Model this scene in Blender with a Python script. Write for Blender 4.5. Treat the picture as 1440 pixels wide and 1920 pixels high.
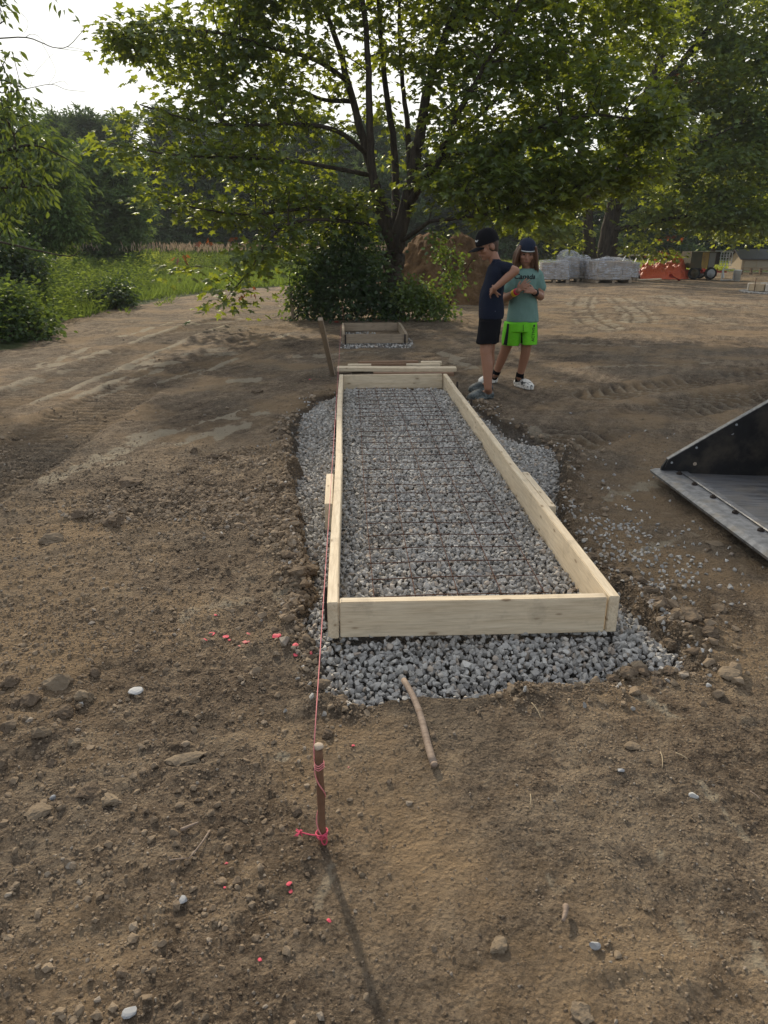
import bpy, bmesh, math, random
import numpy as np
from mathutils import Vector, Matrix
from mathutils.bvhtree import BVHTree

for _o in list(bpy.data.objects):
    bpy.data.objects.remove(_o, do_unlink=True)
SC = bpy.context.scene
COL = SC.collection
rad = math.radians
rng = np.random.default_rng(7)
random.seed(7)

# ------------------------------------------------------------------ camera, sky, sun, exposure
CAM_H, PITCH, YAW, FPX = 1.30, rad(20.0), rad(-2.8), 1380.0      # FPX: focal length in pixels of a 1920 px tall frame
cd = bpy.data.cameras.new('camera'); cam = bpy.data.objects.new('camera', cd); COL.objects.link(cam)
cam.location = (0, 0, CAM_H); cam.rotation_euler = (math.pi/2-PITCH, 0, YAW)
cd.sensor_fit = 'VERTICAL'; cd.sensor_height = 36.0; cd.lens = FPX/1920*36.0
cd.clip_start = 0.05; cd.clip_end = 2000
SC.camera = cam

SUN_AZ, SUN_EL = rad(-18.5)-YAW, rad(27.0)                     # azimuth from +Y, positive to +X
w = bpy.data.worlds.new('World'); SC.world = w; w.use_nodes = True
nt = w.node_tree; nt.nodes.clear()
sky = nt.nodes.new('ShaderNodeTexSky'); sky.sky_type = 'NISHITA'; sky.sun_disc = False
sky.sun_elevation = SUN_EL; sky.sun_rotation = SUN_AZ
sky.air_density = 1.0; sky.dust_density = 6.0; sky.ozone_density = 1.0; sky.altitude = 100
bg = nt.nodes.new('ShaderNodeBackground'); bg.inputs[1].default_value = 0.145
wo = nt.nodes.new('ShaderNodeOutputWorld')
hs = nt.nodes.new('ShaderNodeHueSaturation'); hs.inputs['Saturation'].default_value = .36
hz_ = nt.nodes.new('ShaderNodeMix'); hz_.data_type = 'RGBA'; hz_.blend_type = 'DARKEN'; hz_.inputs[0].default_value = 1.0; hz_.inputs[7].default_value = (3.7, 3.7, 3.5, 1)   # even white haze round the sun
nt.links.new(sky.outputs[0], hs.inputs['Color']); nt.links.new(hs.outputs[0], hz_.inputs[6]); nt.links.new(hz_.outputs[2], bg.inputs[0]); nt.links.new(bg.outputs[0], wo.inputs[0])
sl = bpy.data.lights.new('sun', 'SUN'); sun = bpy.data.objects.new('sun', sl); COL.objects.link(sun)
sl.energy = 1.9; sl.angle = rad(1.5); sl.color = (1.0, 0.86, 0.66)
_sd = Vector((math.sin(SUN_AZ)*math.cos(SUN_EL), math.cos(SUN_AZ)*math.cos(SUN_EL), math.sin(SUN_EL)))
sun.rotation_euler = _sd.to_track_quat('Z', 'Y').to_euler(); sun.location = _sd*80
SC.view_settings.view_transform = 'Standard'; SC.view_settings.look = 'None'
SC.view_settings.exposure = 1.25; SC.view_settings.gamma = 1.0
SC.render.engine = 'CYCLES'
SC.cycles.max_bounces = 8; SC.cycles.diffuse_bounces = 3; SC.cycles.glossy_bounces = 3
SC.cycles.transmission_bounces = 6; SC.cycles.transparent_max_bounces = 8; SC.cycles.volume_bounces = 0
SC.cycles.use_denoising = True
SC.cycles.sample_clamp_indirect = 4.0

# ------------------------------------------------------------------ reading points of the place off the picture
_ca, _sa, _cp, _sp = math.cos(YAW), math.sin(YAW), math.cos(PITCH), math.sin(PITCH)
RV = np.array([_ca, _sa, 0.0]); FV = np.array([-_sa, _ca, 0.0]); ZV = np.array([0, 0, 1.0])
def ray(u, v):
    dx, dy = (u-720)/FPX, (960-v)/FPX
    return FV*(_cp+dy*_sp) + RV*dx + ZV*(-_sp+dy*_cp)
def G(u, v, z=0.0):                       # the point at height z
    d = ray(u, v); t = (z-CAM_H)/d[2]
    return np.array([0, 0, CAM_H]) + d*t
def P(u, v, Z):                           # the point Z metres ahead
    d = ray(u, v); t = Z/(_cp+(960-v)/FPX*_sp)
    return np.array([0, 0, CAM_H]) + d*t
def GX(pts, z=0.0): return np.array([G(u, v, z)[:2] for u, v in pts])

# ------------------------------------------------------------------ noise
def _hash(ix, iy, seed):
    h = (ix.astype(np.int64)*374761393 + iy.astype(np.int64)*668265263 + seed*974634541) & 0xffffffff
    h = ((h ^ (h >> 13))*1274126177) & 0xffffffff
    return ((h ^ (h >> 16)) & 0xffffff)/float(0xffffff)
def vnoise(x, y, seed=0):
    ix, iy = np.floor(x), np.floor(y); fx, fy = x-ix, y-iy
    fx = fx*fx*fx*(fx*(fx*6-15)+10); fy = fy*fy*fy*(fy*(fy*6-15)+10)
    a, b = _hash(ix, iy, seed), _hash(ix+1, iy, seed); c, d = _hash(ix, iy+1, seed), _hash(ix+1, iy+1, seed)
    return (a+(b-a)*fx)*(1-fy) + (c+(d-c)*fx)*fy
def fbm(x, y, o=4, seed=0):
    s, a, t = 0.0, 1.0, 0.0
    for k in range(o):
        s = s + a*vnoise(x*2**k+k*17.3, y*2**k-k*9.1, seed+k); t += a; a *= .5
    return s/t
def sstep(a, b, x):
    t = np.clip((x-a)/(b-a), 0, 1); return t*t*(3-2*t)
def poly_sdf(poly, x, y):                 # negative inside
    d = np.full(x.shape, 1e9); ins = np.zeros(x.shape, bool); n = len(poly)
    for i in range(n):
        ax, ay = poly[i]; bx, by = poly[(i+1) % n]; ex, ey = bx-ax, by-ay
        t = np.clip(((x-ax)*ex+(y-ay)*ey)/(ex*ex+ey*ey+1e-12), 0, 1)
        d = np.minimum(d, np.hypot(x-ax-t*ex, y-ay-t*ey))
        c = (ay > y) != (by > y)
        if abs(ey) > 1e-12: ins ^= c & (x < (bx-ax)*(y-ay)/ey+ax)
    return np.where(ins, -d, d)
def line_sd(pts, x, y):                   # distance across, distance along a polyline
    best = np.full(x.shape, 1e9); side = np.zeros(x.shape); al = np.zeros(x.shape); L = 0.0
    for (ax, ay), (bx, by) in zip(pts[:-1], pts[1:]):
        ex, ey = bx-ax, by-ay; l = math.hypot(ex, ey); t = np.clip(((x-ax)*ex+(y-ay)*ey)/(l*l), 0, 1)
        d = np.hypot(x-ax-t*ex, y-ay-t*ey); m = d < best
        best = np.where(m, d, best); al = np.where(m, L+t*l, al)
        side = np.where(m, np.sign(ex*(y-ay)-ey*(x-ax)), side); L += l
    return best, al, side
def smooth_line(pts, n=40):
    pts = np.asarray(pts, float); k = len(pts)
    if k < 3: return np.array([pts[0]+(pts[-1]-pts[0])*t for t in np.linspace(0, 1, n)])
    q = np.vstack([2*pts[0]-pts[1], pts, 2*pts[-1]-pts[-2]]); out = []
    for t in np.linspace(0, k-1-1e-6, n):
        i = int(t); f = t-i; a, b, c, d = q[i], q[i+1], q[i+2], q[i+3]
        out.append(.5*((2*b)+(c-a)*f+(2*a-5*b+4*c-d)*f*f+(3*b-a-3*c+d)*f**3))
    return np.array(out)

# ------------------------------------------------------------------ mesh helpers
class MB:
    def __init__(self): self.v, self.f, self.n = [], [], 0
    def add(self, v, *faces):
        v = np.asarray(v, float).reshape(-1, 3); self.v.append(v)
        for f in faces:
            f = np.asarray(f, int)
            if f.size: self.f.append(f+self.n)
        self.n += len(v); return self
    def box(self, c, s, rz=0.0, M=None):
        x, y, z = np.asarray(s, float)/2
        v = np.array([[i, j, k] for k in (-z, z) for j in (-y, y) for i in (-x, x)])
        if M is None: M = np.array([[math.cos(rz), -math.sin(rz), 0], [math.sin(rz), math.cos(rz), 0], [0, 0, 1]])
        return self.add(v@np.asarray(M).T+np.asarray(c), BOXF)
    def tube(self, pts, r, n=8, cap=True):
        pts = np.asarray(pts, float); k = len(pts); r = np.broadcast_to(np.asarray(r, float), (k,))
        t = np.gradient(pts, axis=0); t /= np.linalg.norm(t, axis=1)[:, None]+1e-12
        a = np.array([0, 0, 1.0]) if abs(t[0][2]) < .9 else np.array([1.0, 0, 0])
        N = np.empty_like(t); p = np.cross(t[0], a); p /= np.linalg.norm(p)
        for i in range(k):
            p = p-t[i]*np.dot(p, t[i]); p /= np.linalg.norm(p)+1e-12; N[i] = p
        B = np.cross(t, N); an = np.linspace(0, 2*math.pi, n, endpoint=False)
        v = pts[:, None]+r[:, None, None]*(N[:, None]*np.cos(an)[None, :, None]+B[:, None]*np.sin(an)[None, :, None])
        i = np.arange(k-1)[:, None]*n; j = np.arange(n)[None]; j2 = (j+1) % n
        q = np.stack([i+j, i+j2, i+n+j2, i+n+j], -1).reshape(-1, 4); v = v.reshape(-1, 3)
        if not cap: return self.add(v, q)
        c = k*n; v = np.vstack([v, pts[:1], pts[-1:]]); j = np.arange(n); j2 = (j+1) % n
        return self.add(v, q, np.vstack([np.stack([np.full(n, c), j2, j], -1), np.stack([np.full(n, c+1), (k-1)*n+j, (k-1)*n+j2], -1)]))
    def rod(self, a, b, r0, r1=None, n=8):
        return self.tube([a, b], [r0, r0 if r1 is None else r1], n)
    def capsule(self, a, b, r0, r1=None, n=12, m=5):
        a, b = np.asarray(a, float), np.asarray(b, float); r1 = r0 if r1 is None else r1
        d = b-a; L = np.linalg.norm(d)
        if L < 1e-6: d = np.array([0, 0, 1.0]); L = 1e-6
        d = d/L; s = np.linspace(-math.pi/2, 0, m); e = np.linspace(0, math.pi/2, m)
        off = np.concatenate([r0*np.sin(s), L+r1*np.sin(e)]); rr = np.concatenate([r0*np.cos(s), r1*np.cos(e)])
        rr = np.maximum(rr, 1e-4)
        return self.tube2(a, d, off, rr, n)
    def tube2(self, a, d, off, rr, n):
        x = np.cross(d, [0, 0, 1.0]) if abs(d[2]) < .9 else np.cross(d, [1.0, 0, 0]); x /= np.linalg.norm(x); y = np.cross(d, x)
        an = np.linspace(0, 2*math.pi, n, endpoint=False); k = len(off)
        v = a+off[:, None, None]*d+rr[:, None, None]*(x*np.cos(an)[None, :, None]+y*np.sin(an)[None, :, None])
        i = np.arange(k-1)[:, None]*n; j = np.arange(n)[None]; j2 = (j+1) % n
        q = np.stack([i+j, i+j2, i+n+j2, i+n+j], -1).reshape(-1, 4); jj = np.arange(n)
        return self.add(v.reshape(-1, 3), q, jj[::-1][None], (k-1)*n+jj[None])
    def ball(self, c, r, M=None, nu=14, nv=9):
        th = np.linspace(0, math.pi, nv); an = np.linspace(0, 2*math.pi, nu, endpoint=False)
        rr = np.maximum(np.sin(th), 1e-4)
        v = np.stack([rr[:, None]*np.cos(an), rr[:, None]*np.sin(an), np.repeat(-np.cos(th)[:, None], nu, 1)], -1).reshape(-1, 3)
        v = v*np.broadcast_to(np.asarray(r, float), (3,))
        if M is not None: v = v@np.asarray(M).T
        i = np.arange(nv-1)[:, None]*nu; j = np.arange(nu)[None]; j2 = (j+1) % nu
        q = np.stack([i+j, i+j2, i+nu+j2, i+nu+j], -1).reshape(-1, 4); jj = np.arange(nu)
        return self.add(v+np.asarray(c), q, jj[::-1][None], (nv-1)*nu+jj[None])
    def loft(self, rings):                # closed solid through equal rings (k,n,3)
        R = np.asarray(rings, float); k, n = R.shape[:2]; i = np.arange(k-1)[:, None]*n; j = np.arange(n)[None]; j2 = (j+1) % n
        q = np.stack([i+j, i+j2, i+n+j2, i+n+j], -1).reshape(-1, 4); jj = np.arange(n)
        return self.add(R.reshape(-1, 3), q, jj[::-1][None], (k-1)*n+jj[None])
    def prism(self, pts, d):              # polygon pts (n,3) pushed along d
        a = np.asarray(pts, float); n = len(a); v = np.vstack([a, a+np.asarray(d, float)]); j = np.arange(n); j2 = (j+1) % n
        return self.add(v, np.stack([j, j2, n+j2, n+j], -1), j[::-1][None], n+j[None])
    def mesh(self, name):
        return np_mesh(name, np.vstack(self.v), self.f)
    def build(self, name, mat, parent=None, smooth=False):
        return link(name, self.mesh(name), mat, parent, smooth)
BOXF = np.array([[0, 2, 3, 1], [4, 5, 7, 6], [0, 1, 5, 4], [2, 6, 7, 3], [0, 4, 6, 2], [1, 3, 7, 5]])

def np_mesh(name, v, faces):
    me = bpy.data.meshes.new(name); me.vertices.add(len(v)); me.vertices.foreach_set('co', np.ascontiguousarray(v, np.float32).ravel())
    tot = np.concatenate([np.full(len(f), f.shape[1]) for f in faces]); idx = np.concatenate([f.ravel() for f in faces])
    me.loops.add(len(idx)); me.loops.foreach_set('vertex_index', idx.astype(np.int32))
    me.polygons.add(len(tot)); st = np.zeros(len(tot), np.int32); st[1:] = np.cumsum(tot)[:-1]
    me.polygons.foreach_set('loop_start', st)
    me.update(calc_edges=True)
    return me
def link(name, me, mat, parent=None, smooth=False):
    me.polygons.foreach_set('use_smooth', np.full(len(me.polygons), bool(smooth)))
    o = bpy.data.objects.new(name, me); COL.objects.link(o)
    if mat is not None: me.materials.append(mat)
    if parent is not None:
        o.parent = parent; bpy_mats.append(o)
    return o
bpy_mats = []                             # children built in world space: their inverse is set once at the end
def tag(o, label=None, cat=None, group=None, kind=None):
    if label: o['label'] = label
    if cat: o['category'] = cat
    if group: o['group'] = group
    if kind: o['kind'] = kind
    return o
def empty(name, loc, label=None, cat=None, group=None, rz=0.0):
    o = bpy.data.objects.new(name, None); COL.objects.link(o); o.location = tuple(loc); o.rotation_euler = (0, 0, rz)
    o.empty_display_size = .1
    return tag(o, label, cat, group)
def settle():                             # world-space children keep their place under their parents
    bpy.context.view_layer.update()
    for o in bpy_mats:
        o.matrix_parent_inverse = o.parent.matrix_basis.inverted()
    bpy_mats.clear(); bpy.context.view_layer.update()
def copy_tree(o, parent=None):
    c = o.copy(); COL.objects.link(c)
    if parent is not None: c.parent = parent
    for ch in list(o.children): copy_tree(ch, c)
    return c
def attr(me, name, arr):
    a = me.attributes.new(name, 'FLOAT', 'POINT'); a.data.foreach_set('value', np.ascontiguousarray(arr, np.float32))
def remesh(mb, name, voxel, mat, parent=None, smooth_it=3, disp=None):
    me = mb.mesh(name+'_src'); o = bpy.data.objects.new(name+'_src', me); COL.objects.link(o)
    m = o.modifiers.new('r', 'REMESH'); m.mode = 'VOXEL'; m.voxel_size = voxel
    s = o.modifiers.new('s', 'SMOOTH'); s.factor = .5; s.iterations = smooth_it
    dg = bpy.context.evaluated_depsgraph_get(); ev = o.evaluated_get(dg); out = bpy.data.meshes.new_from_object(ev)
    bpy.data.objects.remove(o, do_unlink=True); bpy.data.meshes.remove(me)
    out.name = name; out.materials.clear()
    if disp is not None:
        n = len(out.vertices); co = np.empty(n*3, np.float32); out.vertices.foreach_get('co', co); co = co.reshape(-1, 3)
        nr = np.empty(n*3, np.float32); out.vertices.foreach_get('normal', nr); nr = nr.reshape(-1, 3)
        co += nr*disp(co)[:, None]; out.vertices.foreach_set('co', co.ravel()); out.update()
    return link(name, out, mat, parent, True)
# ------------------------------------------------------------------ materials
class NT:
    def __init__(self, name):
        self.m = bpy.data.materials.new(name); self.m.use_nodes = True; self.t = self.m.node_tree; self.t.nodes.clear()
        self.out = self.n('ShaderNodeOutputMaterial')
    def n(self, kind, **kw):
        x = self.t.nodes.new(kind)
        for k, v in kw.items(): setattr(x, k, v)
        return x
    def l(self, a, b): self.t.links.new(a, b)
    def val(self, sock, v):
        if hasattr(v, 'links') or isinstance(v, bpy.types.NodeSocket): self.l(v, sock)
        else: sock.default_value = v
    def coord(self, kind='Object', scale=(1, 1, 1), rot=(0, 0, 0), vt='POINT'):
        c = self.n('ShaderNodeTexCoord'); mp = self.n('ShaderNodeMapping', vector_type=vt); mp.inputs['Scale'].default_value = scale; mp.inputs['Rotation'].default_value = rot
        self.l(c.outputs[kind], mp.inputs[0]); return mp.outputs[0]
    def noise(self, vec, scale, detail=4, rough=.55, dist=0.0):
        x = self.n('ShaderNodeTexNoise'); x.inputs['Scale'].default_value = scale; x.inputs['Detail'].default_value = detail
        x.inputs['Roughness'].default_value = rough; x.inputs['Distortion'].default_value = dist
        self.l(vec, x.inputs['Vector']); return x.outputs[0]
    def voro(self, vec, scale, feat='F1', out='Distance', rnd=1.0):
        x = self.n('ShaderNodeTexVoronoi', feature=feat); x.inputs['Scale'].default_value = scale; x.inputs['Randomness'].default_value = rnd
        self.l(vec, x.inputs['Vector']); return x.outputs[out]
    def ramp(self, fac, stops, interp='LINEAR'):
        x = self.n('ShaderNodeValToRGB'); r = x.color_ramp; r.interpolation = interp
        while len(r.elements) < len(stops): r.elements.new(.5)
        for e, (p, c) in zip(r.elements, stops):
            e.position = p; e.color = (*c, 1) if len(c) == 3 else c
        self.l(fac, x.inputs[0]); return x.outputs[0]
    def map(self, v, a, b, c=0.0, d=1.0):
        x = self.n('ShaderNodeMapRange'); x.inputs[1].default_value = a; x.inputs[2].default_value = b; x.inputs[3].default_value = c; x.inputs[4].default_value = d
        self.l(v, x.inputs[0]); return x.outputs[0]
    def math(self, op, a, b=0.0):
        x = self.n('ShaderNodeMath', operation=op); self.val(x.inputs[0], a); self.val(x.inputs[1], b); return x.outputs[0]
    def mix(self, f, a, b, mode='MIX'):
        x = self.n('ShaderNodeMix', data_type='RGBA', blend_type=mode)
        self.val(x.inputs[0], f)
        for s, v in ((x.inputs[6], a), (x.inputs[7], b)):
            if isinstance(v, (tuple, list)): s.default_value = (*v, 1) if len(v) == 3 else v
            else: self.l(v, s)
        return x.outputs[2]
    def attr(self, name):
        x = self.n('ShaderNodeAttribute'); x.attribute_name = name; return x.outputs['Fac']
    def isl(self): return self.n('ShaderNodeNewGeometry').outputs['Random Per Island']
    def bump(self, h, dist=.01, strength=1.0, nrm=None):
        x = self.n('ShaderNodeBump'); x.inputs['Distance'].default_value = dist; x.inputs['Strength'].default_value = strength
        self.l(h, x.inputs['Height'])
        if nrm is not None: self.l(nrm, x.inputs['Normal'])
        return x.outputs[0]
    def prin(self, col, rough=.8, metal=0.0, nrm=None, spec=.3, **kw):
        b = self.n('ShaderNodeBsdfPrincipled')
        if isinstance(col, (tuple, list)): b.inputs['Base Color'].default_value = (*col, 1)
        else: self.l(col, b.inputs['Base Color'])
        self.val(b.inputs['Roughness'], rough); self.val(b.inputs['Metallic'], metal); b.inputs['Specular IOR Level'].default_value = spec
        if nrm is not None: self.l(nrm, b.inputs['Normal'])
        for k, v in kw.items(): self.val(b.inputs[k], v)
        self.l(b.outputs[0], self.out.inputs[0]); self.b = b; return self.m

def m_plain(name, col, rough=.7, metal=0.0, var=.15, scale=30, bump=.0, spec=.3, dirt=None):
    t = NT(name); v = t.coord(); n = t.noise(v, scale, 5)
    c = t.mix(n, tuple(x*(1-var) for x in col), tuple(min(1, x*(1+var)) for x in col))
    if dirt is not None:
        d = t.map(t.noise(v, scale*.25, 6, .65), .48, .68); c = t.mix(d, c, dirt)
    return t.prin(c, t.map(n, .3, .7, max(.05, rough-.08), min(1, rough+.08)), metal, t.bump(n, bump) if bump else None, spec)

def m_leaf(name, dark, light, trans, tw=.45, gloss=.06, drift=0.0):
    t = NT(name); r = t.isl()
    if drift: r = t.math('ADD', t.math('MULTIPLY', r, 1-drift), t.math('MULTIPLY', t.map(t.noise(t.coord(), .9, 4, .65), .35, .65), drift))
    c = t.ramp(r, [(0, dark), (.7, light), (1, tuple(x*1.25 for x in light))]); tc = t.ramp(r, [(0, tuple(x*.7 for x in trans)), (1, trans)])
    d = t.n('ShaderNodeBsdfDiffuse'); t.l(c, d.inputs[0]); tr = t.n('ShaderNodeBsdfTranslucent'); t.l(tc, tr.inputs[0])
    g = t.n('ShaderNodeBsdfGlossy'); g.inputs[0].default_value = (.8, .85, .8, 1); g.inputs[1].default_value = .38
    a = t.n('ShaderNodeMixShader'); a.inputs[0].default_value = tw; t.l(d.outputs[0], a.inputs[1]); t.l(tr.outputs[0], a.inputs[2])
    b = t.n('ShaderNodeMixShader'); b.inputs[0].default_value = gloss; t.l(a.outputs[0], b.inputs[1]); t.l(g.outputs[0], b.inputs[2])
    t.l(b.outputs[0], t.out.inputs[0]); return t.m

def m_wood(name, pale, deep, knot=(.16, .09, .045), knots=1.0, dirt=.35):
    t = NT(name); v = t.coord('Object'); vs = t.coord('Object', (1.2, 16, 16)); oi = t.n('ShaderNodeObjectInfo').outputs['Random']
    off = t.n('ShaderNodeVectorMath', operation='ADD'); t.l(vs, off.inputs[0]); cmb = t.n('ShaderNodeCombineXYZ')
    for i in range(3): t.l(t.math('MULTIPLY', oi, 37.0+i*11), cmb.inputs[i])
    t.l(cmb.outputs[0], off.inputs[1]); vs = off.outputs[0]
    g = t.noise(vs, 2.2, 8, .6, .6); g2 = t.noise(vs, 9, 4, .6)
    c = t.mix(t.map(g, .3, .7), deep, pale); c = t.mix(t.map(g2, .42, .70, 0, .6), c, tuple(x*.72 for x in deep))
    vk = t.coord('Object', (7.5, 21, 21)); off2 = t.n('ShaderNodeVectorMath', operation='ADD'); t.l(vk, off2.inputs[0]); t.l(cmb.outputs[0], off2.inputs[1])
    k = t.voro(off2.outputs[0], 1.0); c = t.mix(t.map(k, .09, .15, knots*.9, 0), c, knot)
    c = t.mix(t.map(k, .10, .30, .38*knots, 0), c, tuple(x*.8 for x in deep))
    dn = t.noise(v, 7, 6, .7); c = t.mix(t.map(dn, .56, .74, 0, dirt), c, (.13, .105, .08))
    return t.prin(c, .72, 0, t.bump(t.math('ADD', g, g2), .0012), .25)

M = {}
M['wood'] = m_wood('pine_lumber', (.70, .60, .445), (.57, .46, .315))
M['wood_grey'] = m_wood('weathered_lumber', (.36, .29, .21), (.25, .19, .13), knots=.6)
M['wood_brown'] = m_wood('brown_lumber', (.30, .19, .12), (.2, .12, .075), knots=.5)
M['stick'] = m_wood('old_stick', (.30, .23, .18), (.19, .14, .105), knots=.4)
M['rust'] = m_plain('rusty_steel', (.13, .065, .04), .85, .25, .45, 60, .001, dirt=(.07, .045, .035))
M['rebar'] = m_plain('rusty_wire', (.085, .038, .025), .8, .3, .5, 40)
M['stakewood'] = m_plain('stake_wood', (.16, .085, .05), .85, 0, .5, 45, .0015, dirt=(.08, .05, .035))
M['bare'] = m_plain('mushroomed_end', (.42, .34, .26), .85, 0, .25, 60, .002)
M['pin'] = m_plain('dark_pin', (.045, .035, .03), .7, .5, .4, 60)
M['string'] = m_plain('pink_string', (.62, .22, .22), .8, 0, .2, 200)
M['knot'] = m_plain('bright_pink_string', (.62, .08, .14), .75, 0, .25, 200)
M['pinkpaint'] = m_plain('pink_marking_paint', (.62, .075, .11), .75, 0, .4, 120, .002, dirt=(.30, .15, .115))
M['steelblack'] = m_plain('black_paint', (.014, .014, .015), .45, 0, .6, 22, .001, .4, dirt=(.055, .046, .036))
# worn bucket floor
t = NT('worn_steel'); v = t.coord('Object', (1.5, 30, 30)); v2 = t.coord('Object'); n = t.noise(v, 2.0, 8, .65); n2 = t.noise(v2, 5, 6, .7)
c = t.mix(t.map(n, .35, .7), (.07, .072, .078), (.26, .26, .265)); c = t.mix(t.map(n2, .46, .7, 0, .65), c, (.23, .20, .16))
M['worn'] = t.prin(c, t.map(n, .3, .7, .4, .62), .3, t.bump(n, .0008), .4)
t = NT('edge_steel'); v2 = t.coord('Object'); n = t.noise(v2, 22, 6, .65); n2 = t.noise(v2, 5, 5, .7)
c = t.mix(t.map(n, .35, .7), (.14, .14, .145), (.34, .34, .34)); c = t.mix(t.map(n2, .5, .66, 0, .75), c, (.26, .22, .165))
M['edge'] = t.prin(c, .5, .55, t.bump(n, .0006), .4)
# bark
t = NT('bark'); v = t.coord('Object', (14, 14, 3)); n = t.noise(v, 1.0, 8, .65, .4); vv = t.voro(v, .9)
c = t.mix(t.map(n, .35, .7), (.028, .022, .017), (.085, .068, .052))
M['bark'] = t.prin(c, .9, 0, t.bump(t.math('ADD', n, vv), .02), .15)
M['maple'] = m_leaf('maple_leaves', (.032, .060, .010), (.078, .120, .018), (.33, .385, .027), .53)
M['maple2'] = m_leaf('far_maple_leaves', (.040, .080, .018), (.085, .14, .026), (.42, .47, .04), .54)
M['redleaf'] = m_leaf('turning_leaves', (.10, .022, .012), (.20, .06, .018), (.38, .11, .03), .5)
M['ash'] = m_leaf('drooping_leaves', (.025, .055, .012), (.065, .11, .020), (.18, .235, .025), .46)
M['willow'] = m_leaf('fine_leaves', (.034, .07, .018), (.075, .13, .032), (.15, .215, .035), .42, .02)
M['roundtree'] = m_leaf('grey_green_leaves', (.05, .09, .03), (.10, .155, .05), (.20, .28, .06), .45, .02)
M['wood_far'] = m_leaf('woodland_leaves', (.026, .050, .022), (.048, .085, .032), (.11, .16, .045), .42, .01)
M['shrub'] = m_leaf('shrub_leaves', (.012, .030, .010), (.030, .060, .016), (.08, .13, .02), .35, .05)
M['bush'] = m_leaf('bush_leaves', (.020, .048, .014), (.045, .085, .020), (.14, .20, .03), .42, .03)
M['vine'] = m_leaf('vine_leaves', (.035, .07, .015), (.075, .12, .022), (.22, .30, .03), .45)
M['weed'] = m_leaf('weed_leaves', (.036, .075, .018), (.08, .13, .028), (.26, .34, .05), .48, .012)
M['grass'] = m_leaf('meadow_grass', (.06, .11, .016), (.15, .20, .032), (.50, .55, .07), .55, .015, .75)
M['grass_low'] = m_leaf('short_grass', (.035, .07, .016), (.08, .125, .028), (.22, .30, .05), .5, .01, .6)
M['seed'] = m_leaf('seed_heads', (.20, .15, .10), (.34, .27, .19), (.4, .3, .2), .35, .01)
M['petal'] = m_plain('white_flower', (.75, .75, .70), .7, 0, .05)
M['straw'] = m_plain('dry_straw', (.36, .29, .19), .85, 0, .3, 40)

# dirt of the yard, with the grassy ground around it
def dirt_color(t, v, vs):
    a = t.noise(v, .55, 5, .6); b = t.noise(v, 2.3, 6, .68); c_ = t.noise(v, 13, 6, .72); f = t.noise(v, 70, 5, .75); st = t.noise(vs, 2.2, 6, .7)
    s = t.math('ADD', t.math('ADD', t.math('MULTIPLY', a, .22), t.math('MULTIPLY', b, .24)), t.math('ADD', t.math('MULTIPLY', c_, .30), t.math('MULTIPLY', st, .26)))
    c = t.ramp(s, [(.435, (.085, .061, .042)), (.505, (.215, .160, .110)), (.565, (.39, .300, .204))])
    c = t.mix(t.map(t.noise(v, .8, 4, .6), .46, .62, 0, .5), c, (.215, .183, .142))      # greyer patches
    c = t.mix(t.map(t.math('ADD', t.math('MULTIPLY', t.noise(vs, 3.2, 7, .7), .6), t.math('MULTIPLY', c_, .4)), .555, .64, 0, .6), c, (.36, .295, .21))
    c = t.mix(t.map(f, .51, .68, 0, .7), c, (.34, .262, .178))
    f3 = t.noise(v, 190, 3, .7); c = t.mix(t.map(f3, .56, .70, 0, .6), c, (.38, .30, .21)); c = t.mix(t.map(f3, .44, .30, 0, .6), c, (.05, .037, .027))
    c = t.mix(t.map(f, .49, .33, 0, .8), c, (.042, .031, .023))  # crevice shade painted in: soil colour darkened where the fine relief dips
    return c, s, f
t = NT('dirt'); v = t.coord('Object'); vs = t.coord('Object', (1.9, .24, 1), (0, 0, rad(64)), 'TEXTURE')
c, s, f = dirt_color(t, v, vs)
wt = t.noise(v, 1.1, 5, .6)
c = t.mix(t.map(wt, .47, .60, 0, .68), c, (.36, .252, .146))               # warm sunlit patches painted into the soil colour
pale = t.attr('pale'); pn = t.noise(vs, 3.0, 6, .7); pn2 = t.noise(v, 22, 5, .7)
pf = t.map(t.math('ADD', pale, t.math('ADD', t.math('MULTIPLY', pn, .75), t.math('MULTIPLY', pn2, .75))), 1.14, 1.44, 0, .85)
c = t.mix(pf, c, (.42, .36, .265))
painted_dark = t.attr('painted_dark'); c = t.mix(t.math('MULTIPLY', painted_dark, .8), c, (.06, .045, .033))  # darkening mask: shade painted in tread hollows and grooves, darker pit edge
gv = t.attr('grit'); c = t.mix(t.math('MULTIPLY', gv, .85), c, t.ramp(t.noise(v, 45, 3, .6), [(.35, (.10, .095, .088)), (.6, (.26, .25, .235))]))
gr = t.attr('grass'); gn = t.noise(v, 3, 5, .7)
c = t.mix(t.map(t.math('ADD', gr, t.math('MULTIPLY', gn, .5)), .6, .9), c, t.mix(gn, (.03, .05, .015), (.075, .09, .03)))
h = t.math('ADD', t.math('ADD', t.math('MULTIPLY', t.noise(v, 24, 8, .72), 1.0), t.math('MULTIPLY', t.noise(v, 7, 5, .6), 1.2)), t.math('ADD', t.math('MULTIPLY', f, .35), t.math('MULTIPLY', t.map(t.voro(v, 75), 0, .5, 1, 0), .25)))
nb = t.bump(h, .085, .95)
M['dirt'] = t.prin(c, .95, 0, nb, .15)
t = NT('dirt_clod'); v = t.coord('Object'); c, s, f = dirt_color(t, v, v); r = t.isl()
c = t.mix(.62, c, t.ramp(r, [(0, (.145, .108, .074)), (.5, (.215, .164, .112)), (.92, (.275, .213, .148)), (1, (.32, .29, .25))]))
M['clod'] = t.prin(c, .95, 0, t.bump(t.noise(v, 150, 4, .7), .004), .12)
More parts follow.
